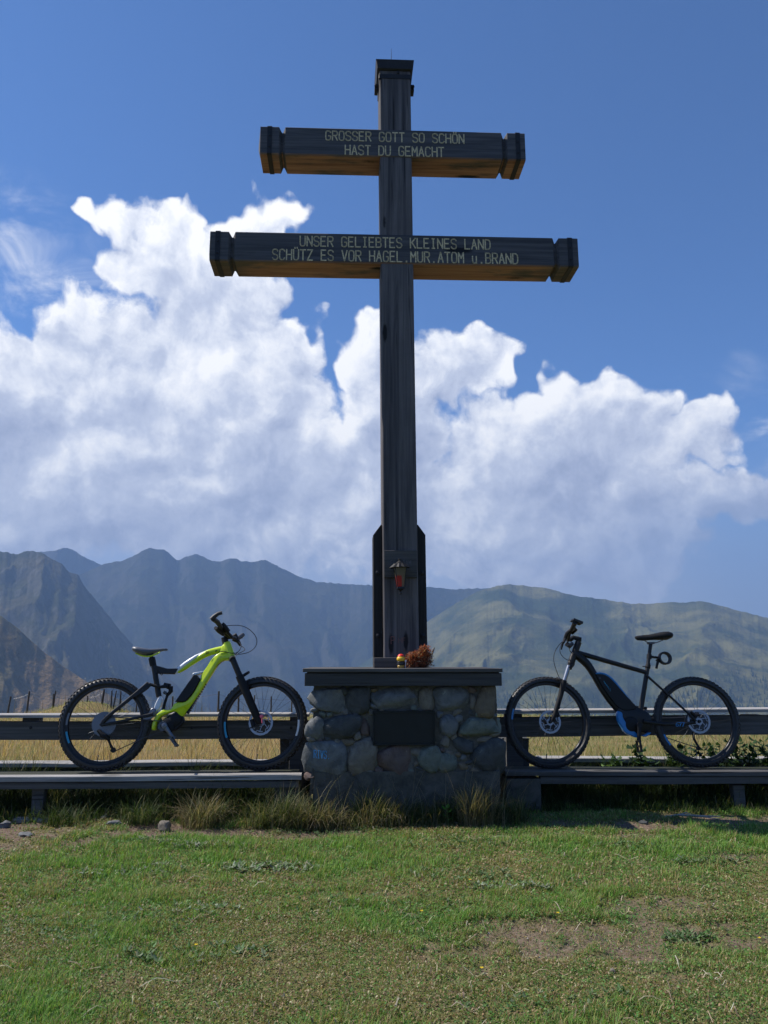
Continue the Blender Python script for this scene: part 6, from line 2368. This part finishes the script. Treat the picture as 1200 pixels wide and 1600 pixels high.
PG = [(0.020, 0.045, 0.012), (0.030, 0.065, 0.018), (0.045, 0.085, 0.025)]
leafy(955, 7.02, .34, .12, 6, 'low leafy plant between the motor and the front wheel of the black bicycle', PG + [(0.16, .25, .08)])
leafy(1005, 7.05, .40, .10, 6, 'leafy plant behind the pedal of the black bicycle', PG)
leafy(1060, 7.02, .42, .12, 8, 'dark leafy plant behind the lower left of the rear wheel of the black bicycle', PG)
leafy(1105, 7.05, .46, .14, 9, 'dark leafy plant behind the middle of the rear wheel of the black bicycle', PG)
leafy(1160, 7.02, .44, .14, 9, 'dark leafy plant at the rear edge of the rear wheel of the black bicycle', PG)
leafy(1205, 7.05, .45, .14, 8, 'dark leafy plant at the right edge behind the bench', PG)
# sprig with fresh leaves beside the right tuft
x0 = ray(701, 1270).x / ray(701, 1270).y * 5.82
sp_ = empty('green_sprig', (x0, 5.82, 0.0))
tag(sp_, 'small bright green leafy sprig beside the tall straw tuft', 'plant')
mb = MB()
mb.tube([(0, 0, 0), (-.006, 0, .07), (-.012, 0, .13)], [.003, .0025, .002], 5)
mb.build('stem', pbr('sprig_stem', (.10, .18, .04), rough=.7), sp_)
for (dx, dz, L, a) in ((-.012, .12, .045, 2.6), (-.010, .10, .04, .4), (-.012, .13, .04, 1.2), (-.008, .07, .04, 3.4), (-.006, .05, .035, -.4)):
    leaves(np.array([[dx, 0, dz]]), np.array([L]), np.array([L * .7]), np.array([a]), np.array([.5]), np.array([[.14, .34, .04]]), 'leaf', parent=sp_)

# ------------------------------------------------------------------ things on the altar
wx = lambda px, py, v: AL.o + AL.R @ AL.V(px, py, v)
q = wx(656, 1043, 0.22)
hb = empty('dried_heather', (q.x, q.y, ALTOP + 0.001))
tag(hb, 'dried reddish brown heather plant lying on the altar slab beside the cross', 'plant')
N = 3200
a = rng.uniform(0, 6.28, N)
cxs = rng.choice([-.055, -.02, .03, .05], N, p=[.22, .26, .32, .20])
hh = np.where(cxs > 0, .165, .120)
ph = rng.uniform(0, 1, N) ** .7
rr_ = rng.uniform(.2, 1, N)
P = np.stack([cxs + .055 * rr_ * np.cos(a), .05 * rr_ * np.sin(a), np.clip(ph * hh * np.sqrt(1.05 - rr_ ** 2 * .7), .002, 1)], -1)
col = palette(N, [(.42, .12, .06), (.30, .085, .045), (.50, .25, .14), (.12, .06, .03), (.55, .38, .25)], [3, 3, 1.6, 2, .8], .3)
tag(leaves(P, rng.uniform(.008, .020, N), rng.uniform(.005, .010, N), a + rng.normal(0, .8, N), rng.uniform(-.5, 1.2, N), col, 'foliage', parent=hb), kind='stuff')
mb = MB()
for i in range(40):
    an = random.uniform(0, 6.28)
    b0 = Vector((random.choice([-.05, 0, .04]), 0, .002))
    mb.tube([b0, b0 + Vector((.04 * math.cos(an), .03 * math.sin(an), random.uniform(.04, .09))), b0 + Vector((.075 * math.cos(an), .05 * math.sin(an), random.uniform(.06, .15)))], .0015, 4)
tag(mb.build('twigs', pbr('twig', (.06, .035, .02), rough=.9), hb), kind='stuff')
q = wx(626.5, 1043, 0.20)
cd = empty('grave_candle', (q.x, q.y, ALTOP + 0.001))
tag(cd, 'small yellow and red grave candle standing on the altar slab beside the heather', 'candle')
mb = MB()
mb.lathe([(.022, 0), (.026, .006), (.027, .016), (.024, .020)], n=16)
mb.build('base', pbr('candle_base', (.45, .28, .06), rough=.4), cd)
mb = MB()
mb.lathe([(.023, .020), (.029, .026), (.029, .046), (.025, .050)], n=16)
mb.build('dark_rim', pbr('candle_rim', (.02, .018, .015), rough=.4), cd)
mb = MB()
mb.lathe([(.024, .050), (.031, .056), (.033, .068), (.029, .080), (.024, .084)], n=16)
mb.build('yellow_glass', pbr('candle_yellow', (.85, .50, .02), rough=.25, coat=.5), cd)
mb = MB()
mb.lathe([(.026, .0845), (.024, .094), (.015, .101), (.003, .104)], n=16)
mb.build('red_cap', pbr('candle_red', (.70, .04, .02), rough=.35), cd)
q = wx(633.5, 1043, 0.17)
mb = MB()
mb.tube([(0, 0, 0), (.002, 0, .055)], .0015, 5)
for k in range(6):
    an = k * 1.047
    mb.tube([(.002, 0, .052), (.002 + .009 * math.cos(an), .002, .052 + .009 * math.sin(an))], [.002, .001], 4)
wf = mb.build('white_flower', pbr('white_petals', (.75, .76, .78), rough=.6), None, loc=(q.x, q.y, ALTOP + .001))
tag(wf, 'tiny white flower ornament between the candle and the heather', 'flower')

# ------------------------------------------------------------------ stones, a plank and a branch on the ground
def ground_stone(px, py, w, d, h, kind, label, seed, Y=None):
    g = on_ground(px, py)
    z0 = float(height(np.array([g.x]), np.array([g.y]))[0])
    o = field_stone('stone', (g.x, g.y, z0 + h * .32), (w, d, h), STONE_MATS[kind], None, seed, .85, rotz=seed, rough_=.18, sub=3)
    tag(o, label, 'stone')


ground_stone(258, 1296, .085, .07, .085, 'tan', 'grey angular stone on the bare earth below the yellow bicycle', 301)
ground_stone(178, 1292, .10, .06, .03, 'blue', 'flat grey stone in the bare earth near the left bench', 302)
ground_stone(8, 1291, .10, .06, .06, 'blue', 'grey stone at the left edge of the bare earth', 303)
ground_stone(40, 1306, .12, .07, .025, 'blue', 'flat pale stone sunk in the dirt at the left', 304)
ground_stone(163, 1284, .06, .04, .03, 'dark', 'small dark stone at the end of the loose plank', 305)
ground_stone(482, 1262, .10, .07, .07, 'red', 'brownish stone against the left foot of the altar', 306)
ground_stone(1005, 1288, .07, .04, .03, 'dark', 'small dark stone on the bare earth before the right bench', 307)
ground_stone(958, 1528, .022, .02, .018, 'tan', 'tiny pale pebble on the worn patch of lawn', 308)
# gravel on bare earth
N = 1500
sel = rng.integers(0, len(DIRT), N)
DD = np.array(DIRT)[sel]
x = DD[:, 0] + DD[:, 2] * rng.uniform(-1, 1, N)
y = DD[:, 1] + DD[:, 3] * rng.uniform(-1, 1, N)
z = height(x, y)
s = rng.uniform(.002, .007, N)
base = np.array([(1, 0, 0), (-.5, .8, 0), (-.5, -.8, 0), (0, 0, .9)])
an = rng.uniform(0, 6.28, N)
V = []
for bvec in base:
    V.append(np.stack([x + s * (bvec[0] * np.cos(an) - bvec[1] * np.sin(an)), y + s * (bvec[0] * np.sin(an) + bvec[1] * np.cos(an)), z + s * bvec[2]], -1))
V = np.stack(V, 1).reshape(-1, 3)
b = np.arange(N)[:, None] * 4
t_ = np.concatenate([b + np.array([[0, 1, 3]]), b + np.array([[1, 2, 3]]), b + np.array([[2, 0, 3]])])
gcol = np.repeat(palette(N, [(.20, .17, .15), (.14, .105, .085), (.30, .28, .26)], [2, 3, .6]), 4, axis=0)
tag(np_mesh('gravel', V, None, t_, leaf_mat('gravel_stone', 1.0, 0.0, .9), None, smooth=False, colors=gcol), 'small gravel on the bare earth', 'gravel', kind='stuff')

g = on_ground(72, 1284)
z0 = float(height(np.array([g.x]), np.array([g.y]))[0])
mb = MB()
mb.prism([(-.235, 0), (.235, 0), (.235, .022), (-.235, .026)], -.05, .05, .003)
lp = mb.build('loose_plank', bench_light, None, smooth=0, loc=(g.x, g.y + .03, z0 - .002))
lp.rotation_euler = (0, 0, rad(1))
tag(lp, 'weathered loose plank lying on the bare earth under the left bench', 'plank')
g = on_ground(1085, 1279)
z0 = float(height(np.array([g.x]), np.array([g.y]))[0])
mb = MB()
mb.tube([(-.22, 0, .012), (-.1, .02, .022), (.05, -.01, .018), (.2, .02, .012)], [.006, .009, .008, .003], 7)
mb.tube([(-.1, .02, .022), (-.04, .06, .03), (.02, .10, .012)], [.006, .005, .002], 6)
mb.tube([(.05, -.01, .018), (.10, -.05, .014), (.16, -.06, .006)], [.006, .004, .002], 6)
br_ = mb.build('dead_branch', wood('dead_branch_wood', (.20, .18, .16), (.42, .40, .37), 'x', knots=False), None, loc=(g.x, g.y, z0))
tag(br_, 'bleached dead branch lying on the bare earth before the right bench', 'branch')

# ------------------------------------------------------------------ wire fence on the brow of the meadow
fence = empty('wire_fence', (0, 17.3, 0))
tag(fence, 'old wire fence of thin leaning wooden stakes on the brow behind the left bench', 'fence')
stake_wood = wood('stake_wood', (.04, .036, .032), (.10, .09, .08), 'z', knots=False)
tops = []
for (px, py, lean_, r) in [(17, 1088, .10, .022), (46, 1080, .05, .022), (84, 1084, 0, .018), (87, 1079, .05, .014), (137, 1087, 0, .016), (163, 1077, .06, .026), (175, 1079, 0, .018), (182, 1079, .08, .016),
                           (189, 1080, 0, .020), (214, 1090, 0, .018), (270, 1088, -.02, .022), (342, 1080, 0, .026), (373, 1088, 0, .024), (398, 1086, .02, .016), (424, 1088, 0, .018), (456, 1088, 0, .018)]:
    p = at(px, py, 17.3)
    zg = float(height(np.array([p.x]), np.array([17.3]))[0])
    mb = MB()
    mb.tube([(p.x - lean_ * .7, 0, zg - .1), (p.x, 0, p.z)], [r * 1.1, r * .8], 7)
    mb.build('stake', stake_wood, fence)
    tops.append(Vector((p.x, 0, p.z - .06)))
mb = MB()
for a, b in zip(tops[:-1], tops[1:]):
    mb.tube([a, (a + b) / 2 - Vector((0, 0, .02)), b], .0025, 4)
mb.build('wire', dull_steel, fence)

# ------------------------------------------------------------------ far conifers on the green mountain
gm = bpy.data.objects['green_mountain']
nvv = len(gm.data.vertices)
co = np.empty(nvv * 3, dtype=np.float32)
gm.data.vertices.foreach_get('co', co)
co = co.reshape(-1, 3)
fc = np.empty(len(gm.data.polygons) * 4, dtype=np.int32)
gm.data.loops.foreach_get('vertex_index', fc)
bv = BVHTree.FromPolygons([Vector(c) for c in co.tolist()], fc.reshape(-1, 4).tolist())
V = []
T = []
C = []
rt_ = random.Random(3)
cnt = 0
for i in range(1500):
    u = rt_.random()
    if i % 5 == 0:
        px, py = rt_.uniform(700, 1050), rt_.uniform(1085, 1112)
    else:
        px = 1040 + 260 * rt_.random() ** .8
        py = 1112 - 66 * rt_.random() ** 1.5 * min(1.0, (px - 1020) / 130)
    cl = perlin(np.array([px / 14.0]), np.array([py / 9.0]), 5)[0]
    if cl < -.02 and rt_.random() < .85:
        continue
    hit = bv.ray_cast(Vector((0, 0, EYE)), ray(px, py).normalized())
    if not hit[0]:
        continue
    p = hit[0]
    hgt = rt_.uniform(8, 17)
    r = hgt * rt_.uniform(.17, .24)
    b0 = len(V)
    cc = rt_.uniform(.7, 1.3)
    for lv in range(3):
        zb, zt3, rb = hgt * (.08 + .28 * lv), hgt * (.50 + .25 * lv), r * (1 - .27 * lv)
        bi = len(V)
        for k in range(5):
            a = 1.2566 * k + lv + rt_.uniform(-.3, .3)
            q_ = rb * rt_.uniform(.75, 1.15)
            V.append((p.x + q_ * math.cos(a), p.y + q_ * math.sin(a), p.z + zb - 1))
        V.append((p.x, p.y, p.z + zt3))
        for k in range(5):
            T.append((bi + k, bi + (k + 1) % 5, bi + 5))
        C += [(.018 * cc, .032 * cc, .014 * cc)] * 6
    cnt += 1
if V:
    tag(np_mesh('conifer_wood', V, None, T, leaf_mat('conifer_needles', 1.0, 0.0, .9), None, smooth=False, colors=np.array(C)), 'scattered dark conifers low on the far green slope', 'wood', kind='stuff')
